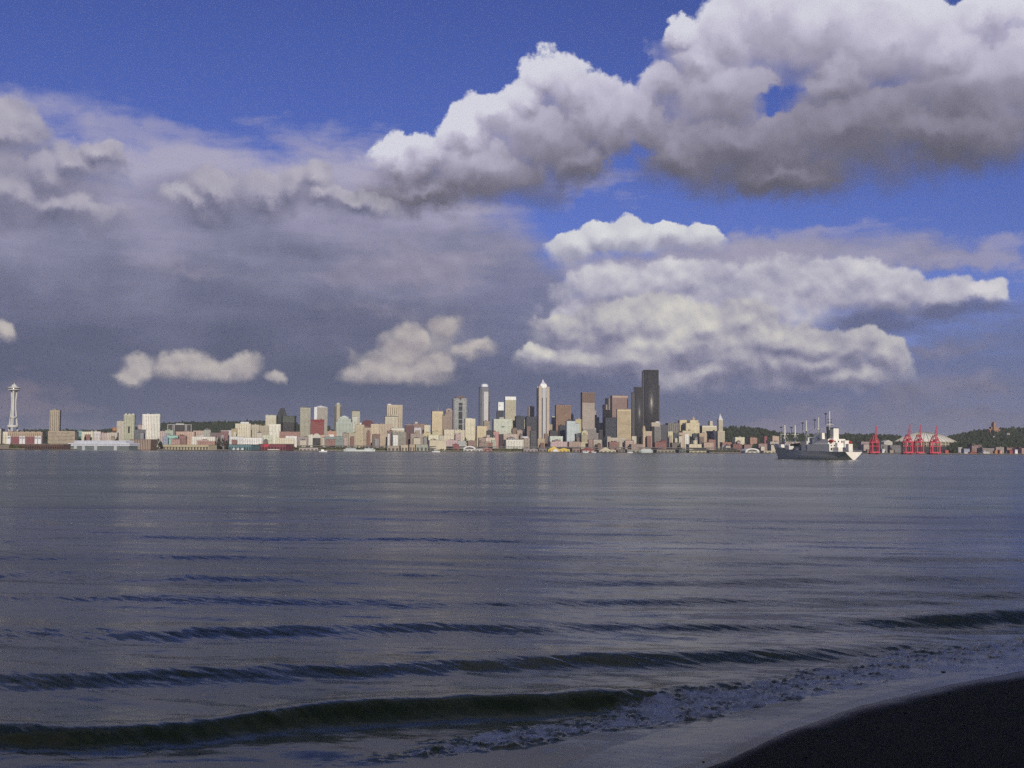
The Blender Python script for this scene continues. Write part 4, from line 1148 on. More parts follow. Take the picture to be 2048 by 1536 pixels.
# red and white apartment row
def red_white_row():
    F = Frame(19, 86, 40, depth=22); r = F.root('apartment_row')
    mats = (P_((190, 160, 122)), glazing((0.09, 0.07, 0.05)))
    volumes(F, r, mats, [(19, 86, None, 864, 0.25, 1)], bay=4.5)
    for a, b in ((27, 43), (56, 72)):
        MB().box(F.x(a), F.x(b), -F.d / 2 + 1.2, -F.d / 2 + 5.6, -5, F.z(873.5)).build('red_front', P_((140, 76, 74)), r)
    for a, b in ((19.5, 26), (43, 48.2), (49, 54), (72.5, 78), (79, 85)):
        bay = MB().box(F.x(a), F.x(b), -F.d / 2, -F.d / 2 + 6, -5, F.z(872.5)).build('white_bay', P_((222, 216, 204)), r)
        MB().box(F.x(a) + 1.0, F.x(b) - 1.0, -F.d / 2 - 0.06, -F.d / 2 + 0.3, F.z(877), F.z(875)).build('window', glazing(), bay)
    mb = MB()
    for i in range(6):
        a = 20 + i * 11; mb.box(F.x(a), F.x(a + 8), -F.d / 4, F.d / 3, F.z(864) - .3, F.z(864) + 2.0)
    tag(mb.build('roof_units', P_((150, 124, 100)), r), kind='stuff')
    tag(r, 'long apartment row with red fronts and white bays below the observation tower', 'building', G)
red_white_row()

# orange ball on a roof
def orange_ball():
    F = Frame(224, 237, 330); r = F.root('domed_building')
    volumes(F, r, (P_((120, 96, 84)), glazing()), [(224, 237, None, 864, 0, 1)], style='p')
    z0 = F.z(864); rad = (F.z(854) - z0) / 2
    MB().lathe([(rad * math.sin(t), z0 + rad * 0.96 - rad * math.cos(t)) for t in [i * math.pi / 14 + .02 for i in range(14)]] + [(0.01, z0 + rad * 1.96)], n=24).build('ball', P_((186, 120, 62)), r)
    tag(r, 'brown building carrying an orange ball left of the cream towers', 'building', G)
orange_ball()

# cream tower with a peaked middle
def peaked_tower():
    F = Frame(249, 271, 215, 0.7); r = F.root('apartment_tower')
    m = (P_((196, 192, 150)), glazing((0.10, 0.10, 0.08)))
    volumes(F, r, m, [(249, 256, None, 829.5, 0.02, 1), (264, 271, None, 829, 0, 1), (256.05, 263.95, None, 830, 0.16, 0.98)], style='g', bay=4)
    MB().extrude_y([(F.x(255.5), F.z(830) + 0.2), (F.x(264.5), F.z(830) + 0.2), (F.x(260), F.z(826.5))], -F.d * .3, F.d * .3).build('gable', P_((186, 180, 150)), r)
    MB().box(F.x(258), F.x(261.5), -F.d * .5 + .1 * F.d, -F.d * 0.3, F.z(866), F.z(853)).build('tall_window', glazing((0.03, 0.03, 0.03)), r)
    for a, b in ((251, 254), (266, 269)): MB().box(F.x(a), F.x(b), -F.d * .2, F.d * .2, F.z(829.5), F.z(827)).build('roof_box', P_((200, 196, 170)), r)
    tag(r, 'cream apartment tower with a peaked recessed middle left of the white twin towers', 'tower', G)
peaked_tower()

# long white pier terminal in tiers
def white_terminal():
    F = Frame(142, 276, -38, depth=42, rot=R(-19)); r = F.root('pier_terminal')
    wh = P_((222, 220, 226)); dk = glazing((0.05, 0.055, 0.06))
    rows = ((142, 276, 892.0, 887.9, 0.0), (152, 264, 887.1, 883.2, 0.18))
    for a, b, y0, y1, f in rows:
        MB().box(F.x(a) + 1, F.x(b) - 1, -F.d / 2 + f * F.d + 1.5, F.d / 2 - 1, F.z(y0), F.z(y1)).build('window_band', dk, r)
        for yy in (y0, y1 + (y0 - y1) * 0.52, y1):
            MB().box(F.x(a), F.x(b), -F.d / 2 + f * F.d, F.d / 2, F.z(yy), F.z(yy) + (2.4 if yy == y1 else 1.9)).build('deck_band', wh, r)
        n = 14
        for i in range(n + 1):
            px = a + (b - a) * i / n
            MB().box(F.x(px) - 0.5, F.x(px) + 0.5, -F.d / 2 + f * F.d + 0.6, -F.d / 2 + f * F.d + 1.4, F.z(y0) + 0.2, F.z(y1) + 0.2).build('column', wh, r)
    MB().box(F.x(144), F.x(274), -F.d / 2 + 2, F.d / 2 - 2, -3.5, F.z(891.2)).build('lower_wall', P_((110, 118, 112)), r)
    for px in (158, 176, 203, 246):
        MB().box(F.x(px - 3), F.x(px + 3), -F.d / 2 + 0.5, -F.d / 2 + 4, -2.6, F.z(892)).build('gangway_door', P_((190, 190, 180)), r)
    MB().box(F.x(140), F.x(277), -F.d / 2 - 5, F.d / 2 + 12, -3.4, -1.6).build('wharf_deck', P_((96, 92, 86)), r)
    for i in range(34):
        px = 141 + i * 4; MB().bar((F.x(px), -F.d / 2 - 4, -9.5), (F.x(px), -F.d / 2 - 4, -3.4), 0.5).build('pile', P_((58, 50, 44)), r)
    for px in (171, 206, 231):
        MB().box(F.x(px), F.x(px + 5), 0, 6, F.z(883.4), F.z(882)).build('roof_plant', wh, r)
    tag(r, 'long white pier terminal in two tiers of striped decks', 'pier')
white_terminal()

def pier(px0, px1, ytop, dY, color, label, gable=None, roof=None, depth=60, k_arch=None, rot=R(2), front=None, piles=True, awn=None, name='pier_shed', bays=None, cat='pier'):
    """a pier shed on a pile deck. gable: list of (px0, px1, yridge) end-on gables; k_arch: ridge row of one round roof"""
    F = Frame(px0, px1, dY, depth=depth, rot=rot); r = F.root(name); F.g = 0.0; r.location.z = 0.0
    def z(y): return at_depth(F.pm, y, F.Y - F.d / 2).z
    y0, y1 = -F.d / 2, F.d / 2
    dk = 2.0
    MB().box(-F.w / 2 - 3, F.w / 2 + 3, y0 - 4, y1 + 20, dk - 0.9, dk).build('deck', P_((128, 116, 96)), r)
    if piles:
        n = max(3, int(F.w / 7))
        for i in range(n + 1):
            x = -F.w / 2 + F.w * i / n
            MB().bar((x, y0 - 3.2, -3), (x, y0 - 3.2, dk - 0.9), 0.45).build('pile', P_((62, 52, 44)), r)
    zt = z(ytop)
    body = P_(color)
    MB().box(-F.w / 2, F.w / 2, y0, y1, dk - 0.1, zt).build('wall', body, r)
    rc = P_(roof or tuple(int(c * .9) for c in color))
    if k_arch:
        zr = z(k_arch); n = 16
        poly = [(-F.w / 2 - .5, zt - 0.2), (F.w / 2 + .5, zt - 0.2)] + [(F.w / 2 * 1.02 * math.cos(t), zt + (zr - zt) * math.sin(t)) for t in [math.pi * i / n for i in range(0, n + 1)]]
        MB().extrude_y(poly, y0 - 0.8, y1).build('arched_roof', rc, r)
        MB().extrude_y([(x * 0.72, zt + 0.1 + max(0, q - zt) * 0.62) for x, q in poly[2:]] + [(-F.w * .36, zt + .05), (F.w * .36, zt + .05)], y0 - 1.0, y0 - 0.7).build('arch_window', glazing((0.10, 0.10, 0.09)), r)
    elif gable:
        for a, b, yr in gable:
            g = MB().extrude_y([(F.x(a), zt - 0.1), (F.x(b), zt - 0.1), ((F.x(a) + F.x(b)) / 2, z(yr))], y0 - 0.7, y1).build('gable_roof', rc, r)
    else:
        MB().box(-F.w / 2 - 0.8, F.w / 2 + 0.8, y0 - 0.8, y1 + .8, zt + 0.02, zt + 1.0).build('roof', rc, r)
    n = bays or max(2, int(F.w / 11))
    for i in range(n):
        x = -F.w / 2 + F.w * (i + 0.5) / n
        MB().box(x - F.w / n * .28, x + F.w / n * .28, y0 - 0.12, y0 + 0.3, dk + 0.2, dk + (zt - dk) * 0.55).build('door', P_(front or tuple(int(c * .55) for c in color)), r)
    if awn:
        MB().box(-F.w / 2, F.w / 2, y0 - 2.5, y0 - 0.2, dk + (zt - dk) * .62, dk + (zt - dk) * .62 + .4).build('awning', P_(awn), r)
    tag(r, label, cat, 'pier sheds along the waterfront')
    return r, F, z

pier(-12, 18, 888.5, -20, (170, 150, 118), 'tan waterfront shed at the left edge of the view', rot=R(-19))
pier(34, 139, 888.6, -25, (104, 72, 58), 'long reddish brown wharf shed left of the white terminal', roof=(150, 138, 112), rot=R(-19), depth=26, bays=22)
pier(324, 433, 890, -22, (196, 178, 132), 'long low cream pier shed with a flat roof line', rot=R(-19), roof=(182, 160, 120), depth=40, awn=(206, 190, 140), bays=16)
r_, F_, z_ = pier(460, 521, 889.5, -25, (92, 128, 128), 'teal pier hall with a black roof and three white gables', roof=(36, 36, 36), rot=R(-12), bays=9)
for px in (475, 486.5, 498.5):
    MB().extrude_y([(F_.x(px - 3), 2.1), (F_.x(px + 3), 2.1), (F_.x(px + 3), 6.0), (F_.x(px), 9.0), (F_.x(px - 3), 6.0)], -F_.d / 2 - 3.0, -F_.d / 2 - 0.2).build('white_gable', P_((206, 206, 190)), r_)
r_, F_, z_ = pier(520, 589, 888.5, -28, (140, 62, 66), 'red pier hall with one bright red panel', roof=(120, 60, 62), rot=R(-12), bays=9)
MB().add([(F_.x(534), -F_.d / 2 - .3, z_(894.5)), (F_.x(540), -F_.d / 2 - .3, z_(894.5)), (F_.x(550), -F_.d / 2 - .3, z_(888.6)), (F_.x(534), -F_.d / 2 - .3, z_(888.6)),
          (F_.x(534), -F_.d / 2 - .1, z_(894.5)), (F_.x(540), -F_.d / 2 - .1, z_(894.5)), (F_.x(550), -F_.d / 2 - .1, z_(888.6)), (F_.x(534), -F_.d / 2 - .1, z_(888.6))],
         [(0, 1, 2, 3), (7, 6, 5, 4), (0, 4, 5, 1), (1, 5, 6, 2), (2, 6, 7, 3), (3, 7, 4, 0)]).build('bright_panel', P_((220, 44, 60)), r_)
MB().box(F_.x(545), F_.x(574), -F_.d / 2 - 6, -F_.d / 2 - 1, 2.05, 5.2).build('white_stalls', P_((206, 194, 172)), r_)
pier(600, 640, 896, -12, (176, 160, 142), 'low pale pier building left of the green bank', depth=30)
pier(640, 690, 900, -12, (158, 146, 124), 'very low tan quay building below the green bank', depth=20)
pier(776, 802, 892, -24, (168, 150, 122), 'low beige pier shed right of the moored white ship')
pier(803, 819, 890, -20, (192, 170, 134), 'cream pier shed third right of the moored white ship')
pier(820, 833, 889, -18, (182, 158, 120), 'tan pier shed left of the green grey one')
pier(833, 858, 889.5, -22, (160, 160, 132), 'green grey pier shed below the long cream hall')
pier(928, 952, 898, -30, (200, 192, 176), 'white pier hall with one round arched roof', k_arch=892, roof=(222, 216, 204))
pier(953, 966, 898, -20, (190, 184, 172), 'little white pier stall between the arched hall and the red roof')
pier(966, 985, 900, -26, (176, 110, 98), 'low red pier hall with a round roof', k_arch=896.5, roof=(184, 106, 96))
pier(1046, 1076, 898.5, -22, (160, 146, 138), 'pale pier stalls left of the yellow pier shed', gable=[(1046, 1060, 896), (1060, 1076, 896.5)])
pier(1076, 1094, 897, -16, (130, 120, 112), 'grey pier building left of the yellow pier shed')
r_, F_, z_ = pier(1094, 1140, 899, -30, (226, 186, 62), 'bright yellow pier shed with one tall gable and a long wing', gable=[(1095, 1118, 892.5), (1116, 1140, 896)], roof=(232, 192, 66), front=(150, 126, 60))
MB().extrude_y([(F_.x(1104), 2.1), (F_.x(1116), 2.1), (F_.x(1114), z_(899.5)), (F_.x(1110), z_(897.5)), (F_.x(1106), z_(899.5))], -F_.d / 2 - 1.4, -F_.d / 2 - .8).build('white_front', P_((226, 220, 216)), r_)
pier(1142, 1160, 897, -18, (150, 124, 104), 'brown pier shed right of the yellow one')
pier(1160, 1190, 899.5, -28, (146, 72, 64), 'dark red pier shed with a low gable', gable=[(1160, 1190, 895.5)], roof=(150, 74, 66), front=(190, 176, 160))
pier(1195, 1232, 900.5, -30, (200, 184, 140), 'pale cream pier shed with a broad gable', gable=[(1196, 1222, 894.5), (1218, 1232, 899)], roof=(206, 190, 146))
pier(1232, 1250, 901, -18, (132, 118, 104), 'low brown pier right of the pale cream gable')
pier(1250, 1280, 899.5, -14, (150, 142, 116), 'olive pier building left of the docked ferry')
pier(1308, 1350, 900, -14, (150, 136, 108), 'tan pier building right of the docked ferry')
pier(1352, 1372, 900, -18, (100, 112, 100), 'small green pier building right of the tan one')
pier(1372, 1412, 902, -16, (190, 176, 132), 'low cream pier left of the old spired tower')
pier(1412, 1480, 904, -14, (150, 134, 108), 'long dark quay shed below the old spired tower', roof=(70, 66, 62))
pier(1482, 1518, 903, -30, (214, 206, 184), 'white pier hall with a low round roof right of the spired tower', k_arch=896.5, roof=(228, 222, 200))
pier(1518, 1550, 902, -18, (196, 180, 140), 'cream pier shed left of the ship bow')
pier(1556, 1700, 903, -10, (120, 110, 98), 'long grey quay shed behind the ship')

# brown and cream striped waterfront block
def striped_block():
    F = Frame(262, 314, 14, depth=26, rot=R(-19)); r = F.root('striped_block')
    MB().box(-F.w / 2, F.w / 2, -F.d / 2, F.d / 2, -4, F.z(879.5)).build('wall', P_((112, 84, 66)), r)
    for i in range(13):
        x = -F.w / 2 + F.w * (i + .5) / 13
        MB().box(x - 1.0, x + 1.0, -F.d / 2 - 1.0, -F.d / 2 - .02, -4, F.z(879.5)).build('stripe', P_((196, 172, 138)), r)
    MB().box(-F.w / 2 - .5, F.w / 2 + .5, -F.d / 2 - 1.2, F.d / 2 + .5, F.z(879.5) + .02, F.z(878.6)).build('roof', P_((150, 124, 100)), r)
    MB().box(-F.w / 2 - .5, F.w / 2 + .5, -F.d / 2 - 4, -F.d / 2 - 1.1, -4, -0.6).build('plinth', P_((150, 104, 88)), r)
    tag(r, 'brown waterfront block with cream upright stripes right of the white terminal', 'building', G)
striped_block()

# black office in a white frame
def framed_office():
    F = Frame(337, 385, 240, depth=30); r = F.root('office_building')
    MB().box(-F.w / 2 + .6, F.w / 2 - .6, -F.d / 2 + .6, F.d / 2, -5, F.z(849.8)).build('window_glass', glazing((0.016, 0.017, 0.019), 0.3), r)
    fr = P_((186, 180, 168))
    for px in (337.6, 348.0, 350.6, 372.6, 375.2, 384.4):
        MB().box(F.x(px) - .8, F.x(px) + .8, -F.d / 2, -F.d / 2 + 1.2, -5, F.z(849.8)).build('frame_post', fr, r)
    MB().box(-F.w / 2, F.w / 2, -F.d / 2 - .2, F.d / 2, F.z(849.8) + .02, F.z(849.0)).build('frame_top', fr, r)
    MB().box(F.x(353), F.x(369), -F.d / 4, F.d / 4, F.z(849), F.z(847.2)).build('penthouse', P_((190, 184, 164)), r)
    tag(r, 'wide black glass office in a thin white frame', 'building', G)
framed_office()

# black glass tower with a tapering crown, and its lower neighbour
def black_glass():
    F = Frame(553, 577, 400, 0.9); r = F.root('glass_tower')
    gm = glazing((0.020, 0.026, 0.026), 0.25); ln = P_((64, 78, 76))
    w, d = F.w / 2, F.d / 2
    MB().prism(octagon(w, d, 5), -6, F.z(832)).build('shaft', gm, r)
    MB().frus((-w * .92, w * .8, -d * .9, d * .9), (-w * .35, w * .35, -d * .4, d * .4), F.z(832) + .02, F.z(817)).build('crown', gm, r)
    MB().box(-w * .36, w * .36, -d * .42, d * .42, F.z(817) + .02, F.z(816)).build('crown_cap', ln, r)
    for y in (832, 840, 848, 856): MB().prism(octagon(w + .2, d + .2, 5), F.z(y) - 1.0, F.z(y) - .05).build('floor_band', ln, r)
    tag(r, 'black green glass tower with a tapering flat-topped crown', 'tower', G)
    F = Frame(563, 593, 345, 0.8); r = F.root('glass_block')
    w, d = F.w / 2, F.d / 2
    MB().prism(octagon(w, d, 6), -6, F.z(845)).build('lower_glass', glazing((0.018, 0.02, 0.022), .25), r)
    MB().prism(octagon(w + .1, d + .1, 6), F.z(845) + .02, F.z(833)).build('upper_glass', glazing((0.030, 0.045, 0.036), .3), r)
    MB().prism(octagon(w + .4, d + .4, 6), F.z(833) + .02, F.z(832)).build('parapet', P_((58, 74, 64)), r)
    tag(r, 'dark green glass block in front of the tapering black tower', 'building', G)
black_glass()

B(629, 655, 815, 400, (150, 140, 120), 'v', 'grey tower with a bright white corner and a low pyramid cap', cat='tower', name='office_tower', pyr=811, roof=(220, 214, 198), bay=4)
F_ = Frame(629, 655, 398.0)
def white_corner():
    r = [o for o in COL.objects if o.name.startswith('office_tower')][-1]
    MB().box(-F_.w / 2 - .5, -F_.w / 2 + F_.w * .2, -F_.d / 2 - .5, -F_.d / 2 + 3, -6, F_.z(815) + .8).build('white_corner', P_((226, 220, 206)), r)
white_corner()

def capped_tower():
    F = Frame(669, 684, 420, 1.0); r = F.root('slim_tower')
    w, d = F.w / 2, F.d / 2
    volumes(F, r, (P_((112, 104, 82)), glazing((.04, .04, .035))), [(669, 684, None, 813, 0, 1)], style='v', bay=3.2)
    MB().box(-w * .42, w * .42, -d - .8, -d + 2, -6, F.z(809.5)).build('centre_bay', P_((176, 164, 128)), r)
    MB().box(-w * .9, w * .9, -d * .8, d * .8, F.z(813), F.z(809.5)).build('upper_stage', P_((134, 124, 98)), r)
    MB().lathe([(w * .5, F.z(809.5)), (w * .5, F.z(806.8)), (w * .3, F.z(805.6)), (.05, F.z(805))], n=16, smooth=False).build('cap', P_((190, 186, 160)), r)
    tag(r, 'slim olive tower with a pale round cap behind the mint stepped tower', 'tower', G)
capped_tower()

def mint_tower():
    F = Frame(672, 706, 240, 0.8); r = F.root('stepped_tower')
    m = (P_((188, 196, 170)), glazing((.12, .14, .11)))
    volumes(F, r, m, [(672, 706, None, 845, 0.0, 1.0), (675, 702, 845, 838, .06, .94), (679, 697, 838, 834, .12, .88)], style='g', bay=4.5)
    MB().lathe([(F.x(694) - F.x(688), F.z(834)), (F.x(694) - F.x(688.6), F.z(832.6)), (.1, F.z(831))], n=20).build('cap', P_((196, 200, 180)), r)
    tag(r, 'pale mint tower stepping up to a rounded top', 'tower', G)
mint_tower()

def arched_hall():
    F = Frame(618, 643, 95, depth=30); r = F.root('arched_hall')
    n = 14; zb = F.z(876); zt = F.z(867); R0 = (F.x(642) - F.x(626)) / 2; cx = (F.x(642) + F.x(626)) / 2
    wh = P_((204, 196, 166))
    MB().box(F.x(618), F.x(625), -F.d / 2, F.d / 2, -4, F.z(869.5)).build('wing', wh, r)
    MB().box(F.x(625) - 2.4, F.x(625) + 2.0, -F.d / 2 - 1.2, -F.d / 2 + 4, -4, F.z(868.8)).build('pillar', P_((214, 208, 180)), r)
    MB().extrude_y([(cx - R0, zb), (cx + R0, zb)] + [(cx + R0 * math.cos(t), zb + (zt - zb) * math.sin(t)) for t in [math.pi * i / n for i in range(n + 1)]], -F.d / 2, F.d / 2).build('vault', wh, r)
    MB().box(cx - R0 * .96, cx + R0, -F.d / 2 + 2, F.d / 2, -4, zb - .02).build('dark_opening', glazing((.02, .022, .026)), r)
    tag(r, 'white arched hall with a dark opening below the red block', 'building', G)
arched_hall()

def maroon_hall():
    F = Frame(723, 748, 280, .7); r = F.root('domed_hall')
    volumes(F, r, (P_((122, 84, 76)), glazing()), [(723, 748, None, 852, 0, 1)], style='g')
    n = 16; zb = F.z(852); zt = F.z(840)
    MB().extrude_y([(F.w / 2 * 1.02 * math.cos(t), zb + (zt - zb) * math.sin(t) ** .7) for t in [math.pi * i / n for i in range(n + 1)]], -F.d / 2 - .5, F.d / 2 + .5).build('vaulted_roof', P_((112, 62, 60)), r)
    tag(r, 'hall with a rounded maroon roof left of the framed hotel tower', 'building', G)
maroon_hall()

def hotel_tower():
    F = Frame(773, 805, 440, .5); r = F.root('hotel_tower')
    volumes(F, r, (P_((206, 186, 142)), glazing((.14, .12, .09))), [(773.6, 804.4, None, 814.5, 0.03, 1)], style='v', bay=7)
    fr = P_((196, 176, 136))
    MB().box(F.x(773), F.x(805), -F.d / 2 - .6, F.d / 2, F.z(814.5) + .02, F.z(810)).build('solid_top', fr, r)
    for a, b in ((773, 775.4), (802.6, 805)): MB().box(F.x(a), F.x(b), -F.d / 2 - .6, F.d / 2, -6, F.z(814.5)).build('side_frame', fr, r)
    MB().box(F.x(775), F.x(782), -F.d / 4, F.d / 4, F.z(810), F.z(808)).build('penthouse', P_((222, 214, 196)), r)
    tag(r, 'broad cream hotel tower with a solid frame round its top', 'tower', G)
hotel_tower()

def curved_tower():
    F = Frame(884, 905, 350, .8); r = F.root('curved_tower')
    volumes(F, r, (P_((176, 148, 122)), glazing((.1, .08, .06))), [(884, 890.5, None, 828.5, .05, 1), (890.5, 905, None, 822, 0, 1)], style='v', bay=4)
    n = 12; a, b = F.x(890.5), F.x(905); c = (a + b) / 2; rr = (b - a) / 2; z0 = F.z(822); zt = F.z(817)
    MB().extrude_y([(c + rr * math.cos(t), z0 + .02 + (zt - z0) * math.sin(t)) for t in [math.pi * i / n for i in range(n + 1)]], -F.d / 2, F.d / 2).build('vaulted_top', P_((170, 142, 120)), r)
    for px, y in ((897, 821.6), (887, 829.6), (888.5, 824.5)): MB().box(F.x(px) - 2.6, F.x(px) + 2.6, -F.d / 2 - .3, -F.d / 2 + 3, F.z(y + 1.4), F.z(y - .8)).build('dark_window', glazing((.03, .028, .03)), r)
    tag(r, 'pinkish tower with a rounded top beside the banded blue grey tower', 'tower', G)
curved_tower()

def banded_tower():
    F = Frame(904, 935, 450, .8); r = F.root('banded_tower')
    w, d = F.w / 2, F.d / 2; zt = F.z(797)
    gl = glazing((.20, .23, .24), .3)
    MB().prism(octagon(w - .5, d - .5, 4), -6, zt).build('window_glass', gl, r)
    sp = MB(); y = zt
    while y > 0: sp.prism(octagon(w, d, 4.2), y - 1.9, y); y -= 4.6
    tag(sp.build('floor_bands', P_((170, 166, 152)), r), kind='stuff')
    st = MB().box(F.x(915.6), F.x(924), -d - .5, -d + 2, -6, F.z(806)).build('dark_centre_strip', glazing((.02, .026, .03), .25), r)
    n = 14
    for y in (812, 822.5, 838.5, 848): MB().box(-w * 1.0, w * 1.0, -d - .8, -d + .4, F.z(y) - 1.3, F.z(y)).build('pale_band', P_((196, 194, 184)), r)
    MB().extrude_y([(w * .62 * math.cos(t) , zt + .02 + (F.z(791.5) - zt) * math.sin(t) ** .6) for t in [math.pi * i / n for i in range(n + 1)]], -d * .95, d * .95).build('arched_crown', P_((112, 92, 88)), r)
    MB().extrude_y([(F.x(919.6) - 5, F.z(797)), (F.x(919.6) + 5, F.z(797)), (F.x(919.6), F.z(801))][::-1], -d - .9, -d + .3).build('crown_notch', P_((100, 80, 78)), r)
    tag(r, 'blue grey tower with pale bands, a dark centre strip and arched brown crown', 'tower', G)
banded_tower()

def rounded_tower():
    F = Frame(957, 981, 560, .9); r = F.root('rounded_tower')
    w, d = F.w / 2, F.d / 2; z1 = F.z(778)
    def rnd(a, b, c): return octagon(a, b, c)
    m = P_((150, 148, 146)); gl = glazing((.10, .11, .13), .25)
    MB().prism(rnd(w - .4, d - .4, 7), -6, z1).build('window_glass', gl, r)
    sp = MB(); y = z1
    while y > 0: sp.prism(rnd(w, d, 7.2), y - 1.7, y); y -= 4.0
    tag(sp.build('floor_bands', m, r), kind='stuff')
    MB().box(F.x(966), F.x(976), -d - 1.6, -d + 2, -6, F.z(784)).build('bright_centre_bay', P_((200, 194, 180)), r)
    MB().box(F.x(976.4), F.x(978.6), -d - .5, -d + 2, -6, F.z(804)).build('dark_slot', glazing((.03, .028, .028)), r)
    MB().prism(rnd(w * .92, d * .92, 6.5), z1 + .02, F.z(774)).build('upper_stage', P_((112, 114, 126)), r)
    MB().prism(rnd(w * .62, d * .7, 5), F.z(774) + .02, F.z(769.5)).build('white_cap', P_((228, 226, 220)), r)
    MB().prism(rnd(w * .45, d * .5, 4), F.z(769.5) + .02, F.z(768)).build('cap_top', P_((206, 206, 206)), r)
    tag(r, 'tall grey tower with chamfered corners and a white cap', 'tower', G)
rounded_tower()

def white_topped():
    F = Frame(993, 1007.5, 395, .9); r = F.root('office_tower')
    volumes(F, r, (P_((70, 74, 84)), glazing((.04, .045, .055))), [(993, 1007.5, None, 821, 0, 1)], style='h')
    MB().box(F.x(995), F.x(1007.5) + .2, -F.d / 2 - .6, F.d / 2, F.z(821) + .02, F.z(804.5)).build('white_top', P_((236, 234, 226)), r)
    MB().box(F.x(997), F.x(1000), -F.d / 2 - 1.0, -F.d / 2 - .5, F.z(812), F.z(811)).build('vent', P_((150, 140, 96)), r)
    tag(r, 'short dark tower with a bright white upper half', 'tower', G)
    F = Frame(1009, 1032, 455, .5); r = F.root('office_tower')
    volumes(F, r, (P_((206, 196, 152)), glazing((.26, .24, .18))), [(1009, 1032, None, 800, 0, 1)], style='h', bay=4)
    MB().box(-F.w / 2 - .3, F.w / 2 + .3, -F.d / 2 - .3, F.d / 2 + .3, F.z(800) + .02, F.z(793.5)).build('white_top', P_((240, 236, 222)), r)
    tag(r, 'beige tower with a bright white top band above the big white square block', 'tower', G)
white_topped()

def white_square():
    F = Frame(985, 1024.5, 235, .5); r = F.root('white_block')
    volumes(F, r, (P_((206, 208, 176)), glazing((.34, .36, .28))), [(985, 1024.5, None, 838.5, 0, 1)], style='g', bay=5, fl=4.4)
    MB().box(F.x(998), F.x(1008), -F.d / 4, F.d / 4, F.z(838.5), F.z(834.5)).build('penthouse', P_((170, 160, 130)), r)
    cx, cz = F.x(1005), F.z(853.5)
    MB().extrude_y([(cx - 8, cz + .6), (cx - 3, cz - 1.0), (cx - 1.0, cz - 4.5), (cx + 1.2, cz - 4.5), (cx + 2.5, cz - 1.0), (cx + 8, cz + .6), (cx + 3, cz + 1.6), (cx, cz + 3.4), (cx - 3, cz + 1.6)], -F.d / 2 - .9, -F.d / 2 - .3).build('emblem', P_((120, 128, 120)), r)
    tag(r, 'big pale square block with a small dark emblem in the middle of its front', 'building', G)
white_square()

def round_roofed():
    F = Frame(1041, 1060, 95, .9); r = F.root('round_roofed_block')
    volumes(F, r, (P_((180, 160, 130)), glazing((.1, .09, .08))), [(1046, 1060, None, 876, 0, 1), (1041, 1046, None, 879, .1, 1)], style='g')
    MB().lathe([(F.w * .40, F.z(876) + .02), (F.w * .47, F.z(875.4)), (F.w * .47, F.z(874)), (F.w * .36, F.z(873)), (.1, F.z(872.6))], F.x(1050), 0, 24, False).build('round_roof', P_((226, 226, 226)), r)
    tag(r, 'tan building under a flat round white roof', 'building', G)
round_roofed()

# the tall pointed tower
def pointed_tower():
    F = Frame(1072, 1099.5, 420, .95); r = F.root('pointed_tower')
    w, d = F.w / 2, F.d / 2
    st = P_((196, 172, 138)); gl = glazing((.06, .065, .085), .22); pale = P_((190, 188, 178))
    zs = F.z(776)
    MB().prism(octagon(w * .94, d * .94, w * .30), -6, zs).build('window_glass', gl, r)
    for a, b, top in ((1073.6, 1080.6, 772.5), (1092.5, 1099.0, 774)):
        for ya, yb in ((-d, -d * .45), (d * .45, d)):
            MB().box(F.x(a), F.x(b), ya, yb, -6, F.z(top)).build('corner_pier', st, r)
    for a, b in ((1083.3, 1088.6),):
        MB().box(F.x(a), F.x(b), -d * 1.03, -d * .9, -6, F.z(776.5)).build('centre_pier', pale, r)
    MB().box(F.x(1088.7), F.x(1090.4), -d * 1.0, -d * .9, -6, F.z(796)).build('slim_pier', pale, r)
    MB().box(F.x(1080.8), F.x(1092.3), -d * .99, -d * .85, F.z(796), F.z(776)).build('upper_screen', P_((176, 172, 160)), r)
    sp = MB(); y = zs - 2
    while y > 20: sp.prism(octagon(w * .955, d * .955, w * .30), y - 1.2, y); y -= 4.0
    tag(sp.build('floor_bands', P_((120, 108, 98)), r), kind='stuff')
    MB().frus((F.x(1077.3), F.x(1095), -d * .66, d * .66), (F.x(1079.5), F.x(1092.8), -d * .5, d * .5), F.z(776) + .02, F.z(768)).build('white_crown', P_((240, 238, 234)), r)
    MB().frus((F.x(1080), F.x(1091.5), -d * .45, d * .45), (F.x(1084.3), F.x(1087.3), -d * .14, d * .14), F.z(768) + .02, F.z(762.5)).build('pyramid', P_((206, 190, 192)), r)
    MB().frus((F.x(1084.4), F.x(1087.2), -d * .12, d * .12), (F.x(1085.4), F.x(1086.2), -d * .03, d * .03), F.z(762.5) + .02, F.z(759)).build('lantern', P_((232, 228, 226)), r)
    tag(r, 'tall pointed tower with stone corner piers and a white stepped crown', 'tower', G)
pointed_tower()

def slim_domed():
    F = Frame(1141, 1147.5, 640, 1.0); r = F.root('slim_tower')
    volumes(F, r, (P_((190, 184, 156)), glazing((.12, .12, .1))), [(1141, 1147.5, None, 829, 0, 1)], style='v', bay=3)
    MB().lathe([(F.w * .45, F.z(829)), (F.w * .42, F.z(827)), (F.w * .2, F.z(825.4)), (.05, F.z(824.6))], n=14).build('dome', P_((226, 222, 210)), r)
    tag(r, 'slim pale tower with a white dome right of the brown slab tower', 'tower', G)
slim_domed()

